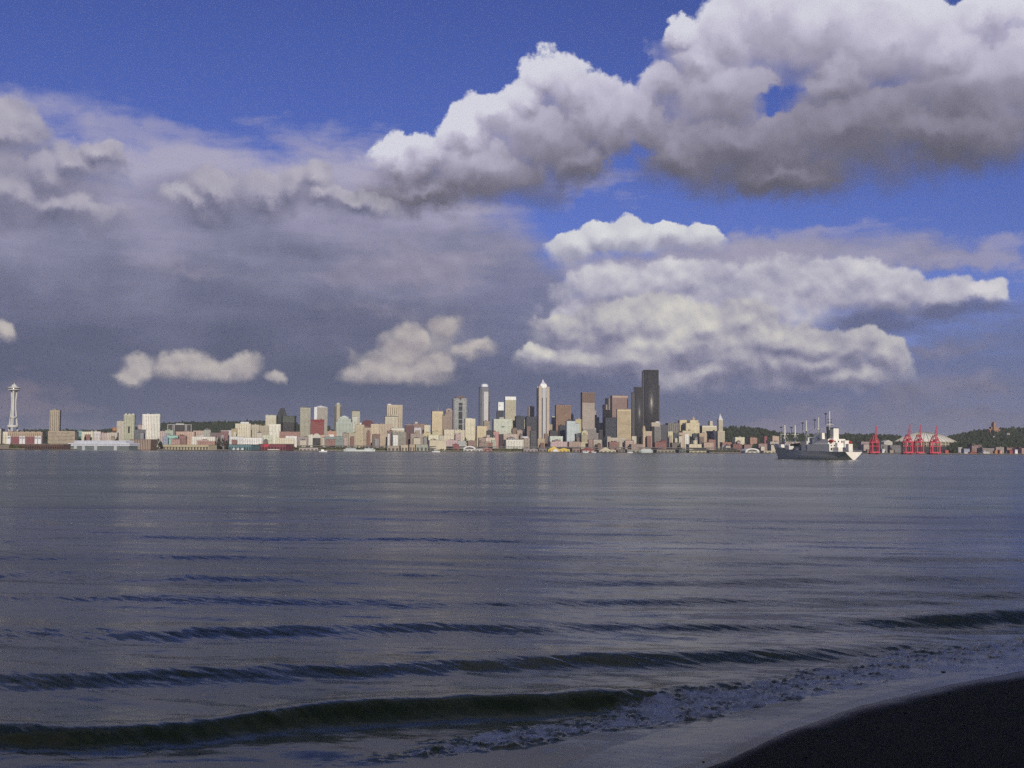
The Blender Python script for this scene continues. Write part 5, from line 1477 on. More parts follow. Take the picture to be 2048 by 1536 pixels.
def tall_brown():
    F = Frame(1161.5, 1190, 470, .5); r = F.root('office_tower')
    volumes(F, r, (P_((140, 110, 88)), glazing((.09, .065, .05))), [(1161.5, 1190, None, 785.5, 0, 1)], style='v', bay=3.6)
    MB().box(-F.w / 2 - .3, F.w / 2 + .3, -F.d / 2 - .3, F.d / 2 + .3, F.z(785.5) + .02, F.z(785)).build('parapet', P_((132, 100, 82)), r)
    MB().box(-F.w / 2 + 1, F.w / 2 - 1, -F.d / 2 - .5, -F.d / 2 - .1, -6, F.z(806)).build('painted_reflection', P_((168, 150, 128)), r)  # reflection on the lower front, put into a paler colour
    for i in range(14):
        x = -F.w / 2 + 2 + (F.w - 4) * i / 13
        MB().box(x - .6, x + .6, -F.d / 2 - .9, -F.d / 2 - .5, -6, F.z(806)).build('rib', P_((178, 160, 136)), r)
    tag(r, 'tall brown tower paler in its lower part, left of the black stepped tower', 'tower', G)
    F = Frame(1158, 1198, 345, .4); r = F.root('stepped_block')
    volumes(F, r, (P_((156, 144, 128)), glazing((.12, .1, .09))), [(1163, 1192, None, 857.5, .0, 1), (1158.5, 1162.9, None, 866, .1, 1), (1192.1, 1197.5, None, 866, .1, 1)], style='v', bay=4)
    for a, b in ((1163, 1167), (1188, 1192)): MB().extrude_y([(F.x(a), F.z(857.5)), (F.x(b), F.z(857.5)), ((F.x(a) + F.x(b)) / 2, F.z(855.5))], -F.d * .5, F.d * .2).build('corner_gable', P_((196, 188, 172)), r)
    tag(r, 'grey stepped office at the foot of the tall brown tower', 'building', G)
tall_brown()

def cream_arched():
    F = Frame(1159, 1179, 125, .8); r = F.root('arched_block')
    a, b = F.x(1161.5), F.x(1176.5); c = (a + b) / 2; rr = (b - a) / 2; n = 14; z0 = F.z(869); zt = F.z(860.5)
    cr = P_((200, 186, 136))
    MB().extrude_y([(a, -5), (b, -5)] + [(c + rr * math.cos(t), z0 + (zt - z0) * math.sin(t)) for t in [math.pi * i / n for i in range(n + 1)]], -F.d * .3, F.d / 2).build('arched_wall', cr, r)
    for i in range(5):
        x = a + (b - a) * (i + .5) / 5
        MB().box(x - 1.1, x + 1.1, -F.d * .3 - .15, -F.d * .3 + .2, F.z(884), F.z(866 if i in (1, 2, 3) else 870)).build('tall_window', glazing((.16, .14, .1)), r)
    MB().box(F.x(1159), F.x(1179), -F.d / 2, F.d / 2, -5, F.z(886)).build('base', P_((196, 180, 130)), r)
    tag(r, 'cream building with a tall round arched front above the dark red pier', 'building', G)
cream_arched()

def knob_tower():
    F = Frame(1187.5, 1194, 600, 1.0); r = F.root('slim_tower')
    volumes(F, r, (P_((130, 120, 98)), glazing((.06, .055, .05))), [(1187.5, 1194, None, 829, 0, 1)], style='v', bay=3)
    MB().lathe([(F.w * .3, F.z(829)), (F.w * .3, F.z(825)), (F.w * .55, F.z(823.6)), (F.w * .5, F.z(821.8)), (.05, F.z(821))], n=14, smooth=False).build('knob', P_((186, 176, 128)), r)
    tag(r, 'slim tower with a yellowish knob peeping right of the tall brown tower', 'tower', G)
knob_tower()

def black_stepped():
    F = Frame(1205, 1226, 440, .9); r = F.root('black_stepped_tower')
    gm = glazing((.018, .02, .024), .22)
    for a, b, y, f in ((1205.3, 1213, 809, .25), (1211.5, 1219, 796.5, .12), (1217, 1226, 796, .2)):
        MB().box(F.x(a), F.x(b), -F.d / 2 + f * F.d, F.d / 2 - f, -6, F.z(y)).build('glass_shaft', gm, r)
    for a, b, y in ((1208.5, 1212.5, 809.5), (1215.5, 1218.8, 797)):
        MB().box(F.x(a), F.x(b), -F.d / 2 - .2, -F.d / 2 + F.d * .3, F.z(820), F.z(y)).build('painted_lit_panel', P_((150, 130, 116)), r)  # sunlight on the dark shafts painted as paler panels
    tag(r, 'black tower rising in steps left of the rose brown tower', 'tower', G)
black_stepped()

# the black skyscraper of three curved lobes
def black_skyscraper():
    F = Frame(1263.5, 1319.5, 420, depth=52); r = F.root('black_skyscraper'); r.rotation_euler.z = R(4)
    s = F.Y / FPX
    gm = glazing((.030, .032, .036), .38); rib = P_((78, 76, 74), rough=.5)
    def lobe(pxa, pxb, ya, yb, ytop, bulge, name):
        a, b = (pxa - F.pm) * s, (pxb - F.pm) * s; n = 12
        front = [(a + (b - a) * i / n, ya - bulge * math.sin(math.pi * i / n)) for i in range(n + 1)]
        poly = front + [(b, yb), (a, yb)]
        o = MB().prism(poly, -6, F.z(ytop), True).build(name, gm, r)
        for i in range(n + 1):
            x, y = front[i]; MB().box(x - .35, x + .35, y - .5, y + .2, -6, F.z(ytop) - 1).build('mullion', rib, o)
        MB().prism([(x * 1.0, y - .3) for x, y in front] + [(b, yb + .2), (a, yb + .2)], F.z(ytop) + .02, F.z(ytop) + 2.2).build('parapet', rib, o)
    lobe(1287, 1316, -18, 14, 741.5, 9, 'tall_lobe')
    lobe(1269.5, 1287, -6, 20, 775.5, 6, 'left_lobe')
    lobe(1264, 1269.4, -2, 16, 786, 2, 'low_lobe')
    lobe(1316.1, 1319.5, -8, 18, 772, 1.0, 'right_lobe')
    lobe(1284.8, 1286.9, -12, 10, 744, .4, 'edge_lobe')
    tag(r, 'black skyscraper of curved lobes, the tallest of the skyline', 'tower', G)
black_skyscraper()

def civic_tower():
    F = Frame(1300, 1322, 275, .6); r = F.root('civic_tower')
    volumes(F, r, (P_((146, 140, 128)), glazing((.10, .1, .09))), [(1307, 1322, None, 853, 0, 1)], style='h')
    MB().box(F.x(1301), F.x(1307), -F.d * .3, F.d * .4, -6, F.z(852)).build('dark_side', glazing((.035, .034, .036)), r)
    MB().box(F.x(1300), F.x(1320.5), -F.d / 2 - .4, F.d / 2, F.z(853) + .02, F.z(845)).build('crown_block', P_((186, 170, 138)), r)
    MB().box(F.x(1311), F.x(1320), -F.d / 4, F.d / 3, F.z(845) + .02, F.z(843)).build('penthouse', P_((212, 206, 196)), r)
    tag(r, 'grey banded tower with a wide overhanging beige crown beside the black skyscraper', 'tower', G)
civic_tower()

def spired_tower():
    F = Frame(1432, 1449.5, 150, .8); r = F.root('spired_tower')
    m = (P_((206, 190, 148)), glazing((.16, .15, .12)))
    volumes(F, r, m, [(1432, 1449.5, None, 862, 0, 1), (1435, 1445.5, 862, 840, .12, .8)], style='g', bay=3.6, fl=3.6)
    a, b = F.x(1434.6), F.x(1446); ya, yb = -F.d * .4, F.d * .32
    MB().box(a, b, ya, yb, F.z(840) + .02, F.z(838.6)).build('cornice', P_((206, 198, 180)), r)
    cx = (a + b) / 2; cy = (ya + yb) / 2
    MB().frus((a + .8, b - .8, ya + .8, yb - .8), (cx - .5, cx + .5, cy - .5, cy + .5), F.z(838.6) + .02, F.z(828.5)).build('pyramid_roof', P_((200, 196, 186)), r)
    MB().lathe([(1.1, F.z(828.5)), (1.0, F.z(827.4)), (.1, F.z(826))], cx, cy, 10).build('finial', P_((210, 204, 190)), r)
    tag(r, 'slender old white tower with a pyramid roof on a square base', 'tower', G)
spired_tower()

# raised double-deck roadway along the waterfront
def roadway():
    pts = []
    for px in range(596, 1502, 24):
        Y = shore(px) + 17; pts.append(((px - 1024) / FPX * Y, Y))
    r = empty('raised_roadway', (pts[0][0], pts[0][1], 0))
    o = Vector((pts[0][0], pts[0][1], 0)); cm = P_((112, 106, 96))
    for z in (10.5, 16.5):
        mb = MB()
        for (xa, ya), (xb, yb) in zip(pts[:-1], pts[1:]):
            a = Vector((xa, ya, 0)) - o; b = Vector((xb, yb, 0)) - o; t = (b - a).normalized(); n = Vector((-t.y, t.x, 0))
            v = [a - n * 7, b - n * 7, b + n * 7, a + n * 7]
            mb.add([(p.x, p.y, z - 1.4) for p in v] + [(p.x, p.y, z) for p in v], [(0, 3, 2, 1), (4, 5, 6, 7), (0, 1, 5, 4), (2, 3, 7, 6), (1, 2, 6, 5), (3, 0, 4, 7)])
            mb.add([(p.x, p.y, z + .01) for p in (v[0], v[1])] + [(v[1].x + n.x * .3, v[1].y + n.y * .3, z + .01), (v[0].x + n.x * .3, v[0].y + n.y * .3, z + .01)] +
                   [(p.x, p.y, z + 1.0) for p in (v[0], v[1])] + [(v[1].x + n.x * .3, v[1].y + n.y * .3, z + 1.0), (v[0].x + n.x * .3, v[0].y + n.y * .3, z + 1.0)],
                   [(0, 3, 2, 1), (4, 5, 6, 7), (0, 1, 5, 4), (2, 3, 7, 6), (1, 2, 6, 5), (3, 0, 4, 7)])
        mb.build('road_deck', cm, r)
    me = None
    for x, y in pts:
        for off in (-6, 6):
            c = MB().box(-.8, .8, -.8, .8, 2.2, 15.1)
            ob = c.build('column', P_((96, 90, 82)), r); ob.location = (x - o.x, y - o.y + off, 0)
    tag(r, 'dark double-deck raised roadway running behind the piers', 'bridge')
roadway()

# red quayside cranes with raised booms
def crane(px, w, ytop, dY, label, first=[None]):
    Y = shore(px) + dY; s = Y / FPX
    X = (px - 1024) / FPX * Y
    z0 = 3.2
    H = at_depth(px, ytop, Y).z - z0
    if first[0] is None:
        k = 1.0; red = P_((236, 56, 74)); red2 = P_((222, 66, 76)); HH = H; W = w * s
        r = empty('quay_crane', (X, Y, z0), R(8))
        hw = W / 2; dp = 9.0; zt = HH * .42
        for sx in (-1, 1):
            for sy in (-1, 1):
                MB().box(sx * hw - 1.5, sx * hw + 1.5, sy * dp - 1.3, sy * dp + 1.3, 0, zt).build('leg', red, r)
        for sy in (-1, 1):
            MB().box(-hw - 2.5, hw + 2.5, sy * dp - 1.7, sy * dp + 1.7, 0.2, 4.4).build('sill_beam', red, r)
            MB().box(-hw + 1.5, hw - 1.5, sy * dp - 1.2, sy * dp + 1.2, zt * .58, zt * .58 + 1.8).build('cross_beam', red, r)
            MB().box(-hw + 1.5, hw - 1.5, sy * dp - 1.2, sy * dp + 1.2, zt - 3.0, zt - .05).build('top_beam', red, r)
            MB().bar((-hw, sy * dp, zt), (-2.5, sy * 4, HH * .66), 1.3).bar((hw, sy * dp, zt), (2.5, sy * 4, HH * .66), 1.3).build('apex_frame', red2, r)
        MB().box(-hw * .35, hw * .8, -4, 6, zt + .02, zt + 8).build('machine_house', red, r)
        MB().box(hw * .1, hw * .5, -9, -4.2, zt + 1, zt + 4).build('driver_cab', P_((210, 200, 190)), r)
        for sx in (-1, 1):
            MB().bar((sx * 2.8, -dp, zt + 2), (sx * 1.3, -dp - 6, HH), 1.0, 6, .7).build('raised_boom', red2, r)
        mb = MB()
        for i in range(10):
            t0, t1 = i / 10, (i + 1) / 10
            def q(t, sx): return (sx * (2.8 - 1.5 * t), -dp - 6 * t, zt + 2 + (HH - zt - 2) * t)
            mb.bar(q(t0, -1), q(t1, 1), .55).bar(q(t0, 1), q(t1, -1), .55)
        mb.build('boom_lacing', red2, r)
        MB().bar((0, 4, HH * .66), (0, -dp - 5, HH * .93), .35).bar((0, 4, HH * .66), (0, dp + 14, zt + 4), .35).build('stay', P_((120, 60, 60)), r)
        MB().box(-1.6, 1.6, dp, dp + 18, zt + .5, zt + 3).build('rear_beam', red, r)
        for sx in (-1, 1):
            for sy in (-1, 1): MB().box(sx * hw - 2.2, sx * hw + 2.2, sy * dp - 1.2, sy * dp + 1.2, -.6, .15).build('wheel_truck', P_((70, 50, 48)), r)
        first[0] = (r, H, w * s)
    else:
        src, H0, w0 = first[0]
        r = copy_tree(src); r.location = (X, Y, z0); r.scale = (w * s / w0, 1, H / H0); r.rotation_euler.z = R(8 + (px % 7) - 3)
    tag(r, label, 'crane', 'red quay cranes')
crane(1748.5, 13.5, 852, -8, 'lone red quay crane standing between the ship and the domed stadium')
crane(1815, 14, 850, -10, 'leftmost of the three red quay cranes in front of the domed stadium')
crane(1837, 13, 850, 8, 'middle one of the three red quay cranes in front of the domed stadium')
crane(1869, 15, 852, -12, 'rightmost of the three red quay cranes in front of the domed stadium')

# domed stadium
def stadium():
    pm = 1850.0; Y = shore(pm) + 640; s = Y / FPX
    X = (pm - 1024) / FPX * Y; g = 3.5
    r = empty('domed_stadium', (X, Y, g))
    def z(y): return at_depth(pm, y, Y).z - g
    Rr = 59.5 * s; n = 40
    ze, zt = z(883.5), z(864.5)
    prof = []
    for i in range(9):
        t = i / 8.0; prof.append((Rr * .985 * (1 - t) + .3, ze + (zt - ze) * (1 - (1 - t) ** 1.75)))
    MB().lathe(prof, n=n).build('roof', P_((240, 230, 196)), r)
    for k in range(n):
        a = 2 * math.pi * (k + .5) / n; mb = MB()
        for (r0, z0), (r1, z1) in zip(prof[:-1], prof[1:]):
            mb.bar((r0 * math.cos(a), r0 * math.sin(a), z0 + .5), (r1 * math.cos(a), r1 * math.sin(a), z1 + .5), .9, 4)
        mb.build('roof_rib', P_((176, 160, 128)), r)
    MB().lathe([(Rr * .95, -2), (Rr * .95, ze - 1)], n=n, smooth=False).build('wall', P_((150, 134, 104)), r)
    for k in range(n):
        a = 2 * math.pi * k / n; c, sn = math.cos(a), math.sin(a)
        MB().bar((Rr * .99 * c, Rr * .99 * sn, -2), (Rr * .99 * c, Rr * .99 * sn, ze), 1.7, 4).build('buttress', P_((196, 180, 140)), r)
    for h in (.25, .48, .72): MB().lathe([(Rr * .97, ze * h), (Rr * 1.0, ze * h), (Rr * 1.0, ze * h + 3.2), (Rr * .97, ze * h + 3.2)], n=n, smooth=False).build('ramp_ring', P_((170, 152, 118)), r)
    MB().lathe([(Rr * .96, ze - 3), (Rr * 1.01, ze - 2.4), (Rr * 1.01, ze + .6), (Rr * .97, ze + 1.2)], n=n, smooth=False).build('eaves_ring', P_((200, 186, 146)), r)
    tag(r, 'round concrete stadium with a ribbed dome behind the red cranes', 'stadium')
stadium()

# orange brick building crowning the wooded hill
def hilltop():
    F = Frame(1974, 2001, 1500, .5, rot=R(0)); r = F.root('hilltop_building')
    c1, c2 = P_((176, 122, 88)), P_((150, 106, 82))
    for a, b, y, f in ((1975, 1980, 858, .2), (1996, 2000, 859, .15), (1979.9, 1985, 853.5, .1), (1990, 1996.1, 854.5, .1)):
        MB().box(F.x(a), F.x(b), -F.d / 2 + f * F.d, F.d / 2, -15, F.z(y)).build('wing', c1, r)
    MB().box(F.x(1985), F.x(1990), -F.d / 2, F.d / 2, -15, F.z(847)).build('centre_tower', c1, r)
    MB().box(F.x(1986), F.x(1989), -F.d * .4, F.d * .4, F.z(847) + .02, F.z(844)).build('tower_top', c1, r)
    MB().box(F.x(1982.3), F.x(1984.8), -F.d / 2 - .4, -F.d / 2 + 2, -15, F.z(850)).build('painted_shade_strip', glazing((.03, .025, .025)), r)  # dark strip standing in for the shade of a recess
    for i in range(6): MB().box(F.x(1976 + i * 4) - .8, F.x(1976 + i * 4) + .8, -F.d / 2 - .1, -F.d / 2 + F.d * .25, 0, F.z(860)).build('window_bay', glazing((.05, .04, .04)), r)
    tag(r, 'stepped orange brick building on top of the wooded hill', 'building')
hilltop()

# containers on the quay at the far right
CT = [(1886, 1896, 900, (196, 70, 60), 'red container stack right of the cranes before the stadium'), (1924, 1934, 905, (206, 200, 186), 'white container stack right of the stadium'),
      (1936, 1952, 904, (150, 60, 56), 'long dark red container stack below the pinkish warehouse'), (1962, 1978, 904, (186, 178, 160), 'pale container stack below the grey brown terminal shed'),
      (1985, 1994, 901, (196, 110, 60), 'orange container stack left of the redder one'), (1994, 2000, 900, (190, 76, 52), 'red orange container stack touching the orange one'),
      (2014, 2024, 900, (156, 66, 58), 'dark red container stack beside the pink white one'), (2025, 2034, 899, (222, 204, 200), 'pink white container stack near the right edge'), (1777, 1782, 904, (190, 186, 170), 'small white container left of the stadium cranes')]
for a, b, y, c, lb in CT:
    F = Frame(a, b, 12, depth=12, rot=R(8)); r = F.root('container_stack')
    zt = F.z(y); n = max(1, int(round(zt / 2.6)))
    m = max(1, int(round(F.w / 12.2)))
    for i in range(n):
        for j in range(m):
            x0 = -F.w / 2 + F.w * j / m
            MB().box(x0 + .1, x0 + F.w / m - .1, -6 + (i % 2) * .15, 6, i * zt / n + .02, (i + 1) * zt / n).build('container', paint(tuple(min(.8, v * (0.85 + .12 * ((i * 3 + j * 5) % 4))) for v in alb(c))), r)
    tag(r, lb, 'container', 'containers on the quay')
# ------------------------------------------------------------------ ships and boats
def grey_ship():
    s0 = Vector((263.0, 870.0, 0)); s1 = Vector((231.5, 987.0, 0)); L = (s1 - s0).length
    ax = (s1 - s0).normalized()
    r = empty('grey_ship', s0, math.atan2(-ax.x, ax.y))
    hullm = paint((0.62, 0.63, 0.62), rough=.55, var=.06); housem = paint((0.76, 0.76, 0.72), rough=.55, var=.05)
    dark = P_((54, 56, 58)); boot = P_((92, 50, 44)); glass = glazing((.03, .03, .035)); deckm = P_((112, 112, 108))
    #        t     deck  wl   z_deck
    sec = [(0.0, 7.3, .5, 6.0), (.05, 8.0, 3.4, 6.0), (.14, 9.0, 7.0, 6.2), (.28, 9.7, 9.0, 6.6), (.5, 9.8, 9.5, 7.0), (.68, 9.6, 8.9, 7.4), (.80, 8.6, 6.4, 8.2), (.90, 6.6, 3.4, 9.4), (.97, 4.2, 1.2, 10.6), (1.02, 1.9, .25, 11.4), (1.05, .15, .1, 11.9)]
    lv = [0.0, .10, .16, .35, .6, .82, 1.0]     # from below the water to the deck edge
    def pt(t, hb, wl, zd, f, sx):
        z = -1.6 + (zd + 1.6) * f
        k = max(0.0, (z - 0.0) / zd) if z > 0 else 0.0
        e = .8 if t < .1 else 1.5
        x = wl + (hb - wl) * (k ** e)
        if z <= 0: x = wl * (.9 + .1 * f)
        y = t * L
        if t > .95: y = (min(t, .97) * L + (t - .97) * L * (.15 + .85 * max(k, 0.0))) if t > .97 else y
        return (sx * x, y, z)
    for part, a, b, m in (('waterline_stripe', 0, 2, boot), ('hull', 2, 6, hullm)):
        vs, fs = [], []; lev = lv[a:b + 1]; n = len(lev)
        for sx in (-1, 1):
            o = len(vs)
            for q in sec:
                for f in lev: vs.append(pt(*q, f, sx))
            for i in range(len(sec) - 1):
                for j in range(n - 1):
                    q = (o + i * n + j, o + (i + 1) * n + j, o + (i + 1) * n + j + 1, o + i * n + j + 1)
                    fs.append(q if sx > 0 else q[::-1])
        mb = MB(); mb.add(vs, fs, True)
        o2 = len(mb.v)
        tr = [pt(*sec[0], f, -1) for f in lev] + [pt(*sec[0], f, 1) for f in lev][::-1]
        if part == 'waterline_stripe': mb.add(tr, [tuple(range(len(tr)))[::-1]])
        hull = mb.build(part, m, r)
    tr = [pt(*sec[0], f, -1) for f in lv[2:]] + [pt(*sec[0], f, 1) for f in lv[2:]][::-1]
    tr = [(x, y - .05, z) for x, y, z in tr]
    MB().add(tr, [tuple(range(len(tr)))[::-1]]).build('transom', housem, r)  # paler than the hull: sunlight on the stern put into its colour
    vs = [(-q[1] * .99, pt(*q, 1, 1)[1], q[3] - .25) for q in sec] + [(q[1] * .99, pt(*q, 1, 1)[1], q[3] - .25) for q in sec]
    n = len(sec); MB().add(vs, [(i, i + 1, n + i + 1, n + i)[::-1] for i in range(n - 1)]).build('deck', deckm, r)
    def Bx(nm, t0, t1, x0, x1, z0, z1, m=housem, par=None): return MB().box(x0, x1, t0 * L, t1 * L, z0, z1).build(nm, m, par or r)
    # bulwark and forecastle
    for sx in (-1, 1):
        vs = []
        ss = sec[6:]
        for q in ss: p = pt(*q, 1, sx); vs += [p, (p[0] * .97, p[1], p[2] + 1.3), (p[0] * .93, p[1], p[2] + 1.3), (p[0] * .93, p[1], p[2])]
        fs = []
        for i in range(len(ss) - 1):
            for j in range(3): fs.append((i * 4 + j, (i + 1) * 4 + j, (i + 1) * 4 + j + 1, i * 4 + j + 1))
        MB().add(vs, fs).build('bulwark', hullm, r)
    # main house amidships-aft
    h1 = Bx('main_house', .17, .45, -8.8, 8.8, 6.3, 12.2)
    Bx('upper_house', .20, .40, -7.6, 7.6, 12.22, 16.2)
    Bx('bridge_house', .31, .40, -6.4, 6.4, 16.22, 20.4)
    Bx('bridge_window', .3999, .4035, -5.8, 5.8, 18.2, 19.6, glass)
    Bx('aft_house', .10, .168, -6.0, 6.6, 6.2, 9.6)
    Bx('deck_house', .135, .167, -4.2, 1.2, 9.62, 13.2)
    Bx('deck_house', .15, .1695, 3.4, 7.2, 9.62, 15.0)
    Bx('fantail_house', .025, .06, -2.6, 1.0, 6.0, 12.2)
    Bx('fantail_winch', .01, .02, -5.6, -3.6, 6.0, 7.4, dark); Bx('fantail_winch', .012, .024, 3.2, 5.2, 6.0, 7.2, dark)
    fn = Bx('funnel', .205, .245, -2.4, 2.2, 16.22, 24.6); Bx('funnel_top', .204, .246, -2.5, 2.3, 24.62, 25.2, dark, fn)
    MB().bar((-4.4, .235 * L, 16.3), (-5.2, .24 * L, 26.0), 1.3, 8, 1.0).build('exhaust_stack', dark, r)
    Bx('bridge_wing', .30, .315, -8.6, 8.6, 16.22, 17.0, dark)
    Bx('signal_house', .27, .30, -8.0, -3.2, 16.22, 21.0)
    for x in (-7, -4.5, -1.5, 1.5, 4.5, 7):
        MB().box(x - .7, x + .7, .17 * L - .08, .17 * L + .1, 7.2, 9.2).build('door', dark, h1)
        MB().box(x - .55, x + .55, .17 * L - .08, .17 * L + .1, 10.4, 11.4).build('window', glass, h1)
        MB().box(x - .55, x + .55, .20 * L - .08, .20 * L + .1, 13.6, 14.8).build('window', glass, h1)
    lb = MB().lathe([(.05, 0), (1.0, .8), (1.35, 2.4), (1.35, 5.2), (1.0, 6.9), (.05, 7.6)], n=10).build('lifeboat', P_((206, 58, 50)), r)
    lb.rotation_euler = (R(-90), 0, 0); lb.location = (-5.6, .16 * L, 14.6)
    lb2 = MB().lathe([(.05, 0), (1.0, .8), (1.35, 2.4), (1.35, 5.2), (1.0, 6.9), (.05, 7.6)], n=10).build('lifeboat', P_((206, 58, 50)), r)
    lb2.rotation_euler = (R(-90), 0, 0); lb2.location = (8.2, .13 * L, 13.4)
    MB().bar((-5.6, .165 * L, 12.2), (-5.6, .165 * L, 17), .3).bar((-5.6, .205 * L, 12.2), (-5.6, .205 * L, 17), .3).build('davit', hullm, r)
    # fore deck houses, hatches, winch houses
    Bx('fore_house', .46, .53, -8.6, 8.6, 7.0, 14.6, hullm); Bx('fore_house_top', .465, .50, -7, 7, 14.62, 17.6, hullm)
    Bx('winch_house', .58, .64, -8.2, 8.2, 7.2, 11.4, hullm); Bx('winch_house', .72, .77, -7.2, 7.2, 7.8, 10.8, hullm); Bx('winch_house', .88, .91, -4, 4, 9.4, 12.2, housem)
    for t in (.55, .67, .81): Bx('hatch', t, t + .03, -5, 5, 7.2, 8.9, dark)
    MB().bar((-9.2, .66 * L, 11.5), (-9.2, .53 * L, 12.5), .9).build('raft_rack', P_((96, 88, 76)), r)
    # kingposts and masts
    for t, zt, rad, cross in ((.94, 27, .55, 0), (.885, 29, .9, 1), (.74, 28.5, .9, 1), (.585, 32, .7, 1), (.425, 34, .6, 1), (.285, 38.5, .7, 2)):
        m = empty('mast', (0, t * L, 0)); m.parent = r
        MB().bar((0, 0, 7), (0, 0, zt), rad, 8, rad * .5).build('pole', P_((226, 218, 188)), m)
        if cross:
            z = zt * .72
            MB().bar((-3.4, 0, z), (3.4, 0, z), .32).bar((-2.2, 0, z * .86), (2.2, 0, z * .86), .28).build('crosstree', P_((190, 184, 160)), m)
            MB().box(-4.0, -2.8, -.8, .8, zt - 2.8, zt - 1.7).bar((-3.4, 0, z), (-3.5, 0, zt - 3.2), .25).build('crows_nest', dark, m)
            MB().bar((0, 0, z), (-1, -.09 * L, 12), .2).bar((0, 0, z), (1, -.09 * L, 12), .2).build('derrick', P_((176, 170, 150)), m)
        if cross == 2: MB().bar((-2.2, 0, zt * .83), (2.2, 0, zt * .83), .2).box(-1.6, 1.6, -.3, .3, zt * .76, zt * .78).build('radar', dark, m)
    rail = MB()
    for i in range(22):
        t = .0 + i * .0075
        hb = float(np.interp(t, [q[0] for q in sec], [q[1] for q in sec]))
        for sx in (-1, 1): rail.bar((sx * hb * .97, t * L + .2, 5.9), (sx * hb * .97, t * L + .2, 7.2), .07, 4)
    for z in (6.6, 7.2): rail.bar((-7.1, .2, z), (7.1, .2, z), .06, 4)
    tag(rail.build('railing', P_((190, 190, 184)), r), kind='stuff')
    tag(r, 'grey auxiliary ship with tall masts seen from its sunlit stern', 'ship')
grey_ship()

def white_ship(px0, px1, yw, dY, label, houses, stripe=None, name='moored_ship', cat='ship', zdeck=5.0):
    pm = (px0 + px1) / 2; Y = shore(pm) + dY; s = Y / FPX; X = (pm - 1024) / FPX * Y; L = (px1 - px0) * s
    r = empty(name, (X, Y, 0), 0.0); wh = P_((220, 222, 206)); gl = glazing((.05, .06, .06))
    bw = min(8.0, L * .16)
    n = 14; vs = []; fs = []
    for i in range(n + 1):
        u = i / n; x = (u - .5) * L; k = min(1.0, (1 - abs(2 * u - 1)) * 3.2) ** .6
        for sx in (-1, 1):
            vs += [(x * .96, sx * bw * k * .75, -.8), (x, sx * (bw * k + .05), zdeck + (abs(2 * u - 1) ** 3) * 1.6)]
    for i in range(n):
        a, b = i * 4, (i + 1) * 4
        fs += [(a, b, b + 1, a + 1), (a + 3, b + 3, b + 2, a + 2), (a + 1, b + 1, b + 3, a + 3)]
    MB().add(vs, fs).build('hull', wh, r)
    if stripe: MB().box(-L * .46, L * .46, -bw - .12, -bw + .4, zdeck * .42, zdeck * .66).build('stripe', P_(stripe), r)
    for (a, b, z1, tiers) in houses:
        xa, xb = (a - pm) * s, (b - pm) * s
        for k in range(tiers):
            zz0 = zdeck + (z1 - zdeck) * k / tiers; zz1 = zdeck + (z1 - zdeck) * (k + 1) / tiers; q = k * (xb - xa) * .07
            h = MB().box(xa + q, xb - q, -bw * (.85 - .08 * k), bw * (.85 - .08 * k), zz0 + .02, zz1).build('deck_house', wh, r)
            MB().box(xa + q + .8, xb - q - .8, -bw * (.85 - .08 * k) - .08, -bw * (.85 - .08 * k) + .2, zz0 + (zz1 - zz0) * .45, zz0 + (zz1 - zz0) * .8).build('window_band', gl, h)
        c = (xa + xb) / 2
        MB().bar((c, 0, z1), (c, 0, z1 + 5), .35, 6, .15).build('mast', wh, r)
        MB().box(c - 2.4, c + .4, -1.5, 1.5, z1 + .02, z1 + 2.8).build('funnel', P_(stripe or (150, 150, 140)), r)
    tag(r, label, cat)
    return r
white_ship(688, 752, 902, -95, 'long white ship with two deckhouses moored before the green bank', [(692, 714, 9.5, 2), (730, 749, 9.5, 2)])
white_ship(1279, 1306, 904, -80, 'white and green ferry docked left of the tan pier building', [(1280.5, 1305, 12.5, 3)], stripe=(96, 140, 112), name='ferry', cat='ferry', zdeck=5.5)

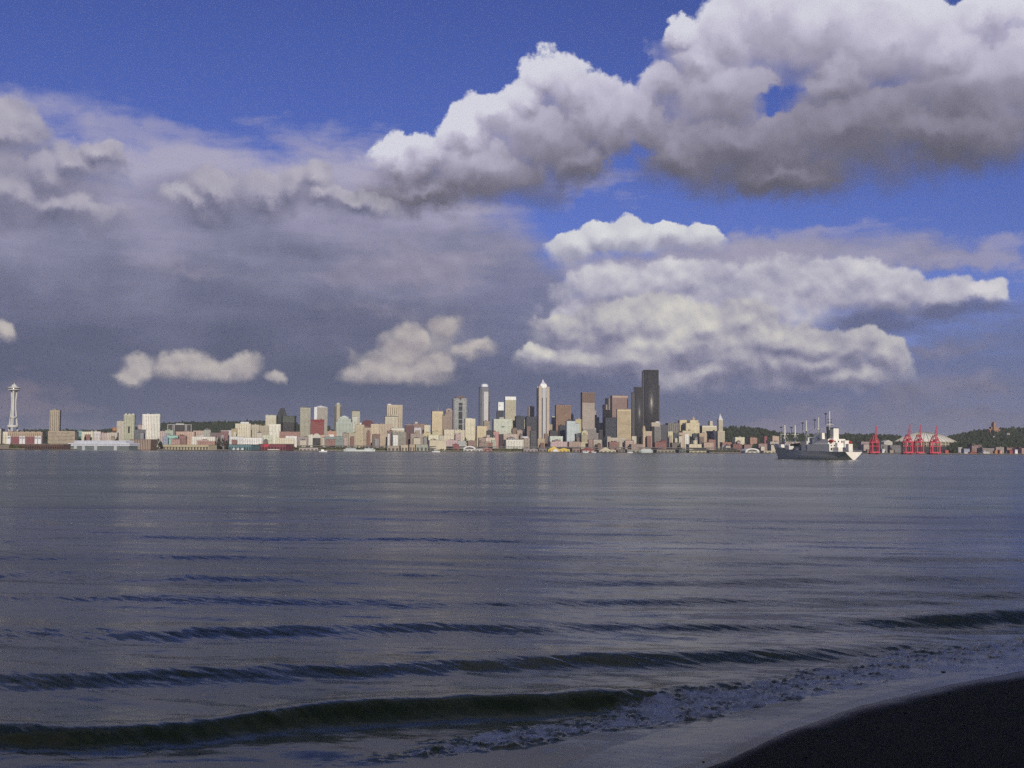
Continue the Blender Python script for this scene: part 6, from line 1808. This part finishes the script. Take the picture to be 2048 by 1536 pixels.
def motor_boat(px, py, ln, rz, label, first=[None]):
    p = on_water(px, py)
    if first[0] is None:
        r = empty('motor_boat', p, rz); wh = P_((224, 222, 212))
        vs = []; n = 8
        for i in range(n + 1):
            u = i / n; k = (1 - u ** 3)
            for sx in (-1, 1): vs += [((u - .5) * 10, sx * 1.1 * k, -.2), ((u - .5) * 10.6, sx * 1.7 * k, 1.3 + .6 * u * u)]
        fs = []
        for i in range(n):
            a, b = i * 4, (i + 1) * 4; fs += [(a, b, b + 1, a + 1), (a + 3, b + 3, b + 2, a + 2), (a + 1, b + 1, b + 3, a + 3)]
        fs.append((0, 1, 3, 2))
        MB().add(vs, fs).build('hull', wh, r)
        cb = MB().frus((-2.6, 1.6, -1.25, 1.25), (-2.2, .6, -1.0, 1.0), 1.35, 3.3).build('cabin', wh, r)
        MB().frus((-2.3, 1.5, -1.3, 1.3), (-2.1, .95, -1.1, 1.1), 2.0, 2.9).build('window', glazing(), cb)
        first[0] = r
    else:
        r = copy_tree(first[0]); r.location = p; r.rotation_euler.z = rz
    r.scale = (ln / 10,) * 3
    tag(r, label, 'boat', 'small white boats near the far shore')
for a in [(23, 899.5, 14, .1, 'small white boat by the tan shed at the left edge'), (646, 904.2, 16, .2, 'small white boat left of the moored white ship'), (872, 904.5, 18, -.1, 'white boat below the long cream hall'),
          (1171, 905.6, 16, .3, 'white boat before the dark red pier'), (1188, 905.6, 12, -.4, 'smaller white boat right of the dark red pier'), (1260, 906, 15, .2, 'white boat left of the docked ferry')]:
    motor_boat(*a)
# ------------------------------------------------------------------ the air between here and the city
def make_haze():
    m = bpy.data.materials.new('air'); m.use_nodes = True; nt = m.node_tree; nt.nodes.clear()
    out = nt.nodes.new('ShaderNodeOutputMaterial'); v = nt.nodes.new('ShaderNodeVolumePrincipled')
    v.inputs['Color'].default_value = (0.80, 0.86, 1.0, 1); v.inputs['Density'].default_value = 0.000027
    nt.links.new(v.outputs[0], out.inputs['Volume'])
    o = MB().box(-46000, 46000, -1500, 41000, -8, 345).build('haze', m)
    tag(o, 'thin clear air over the bay', 'haze', kind='stuff')
make_haze()
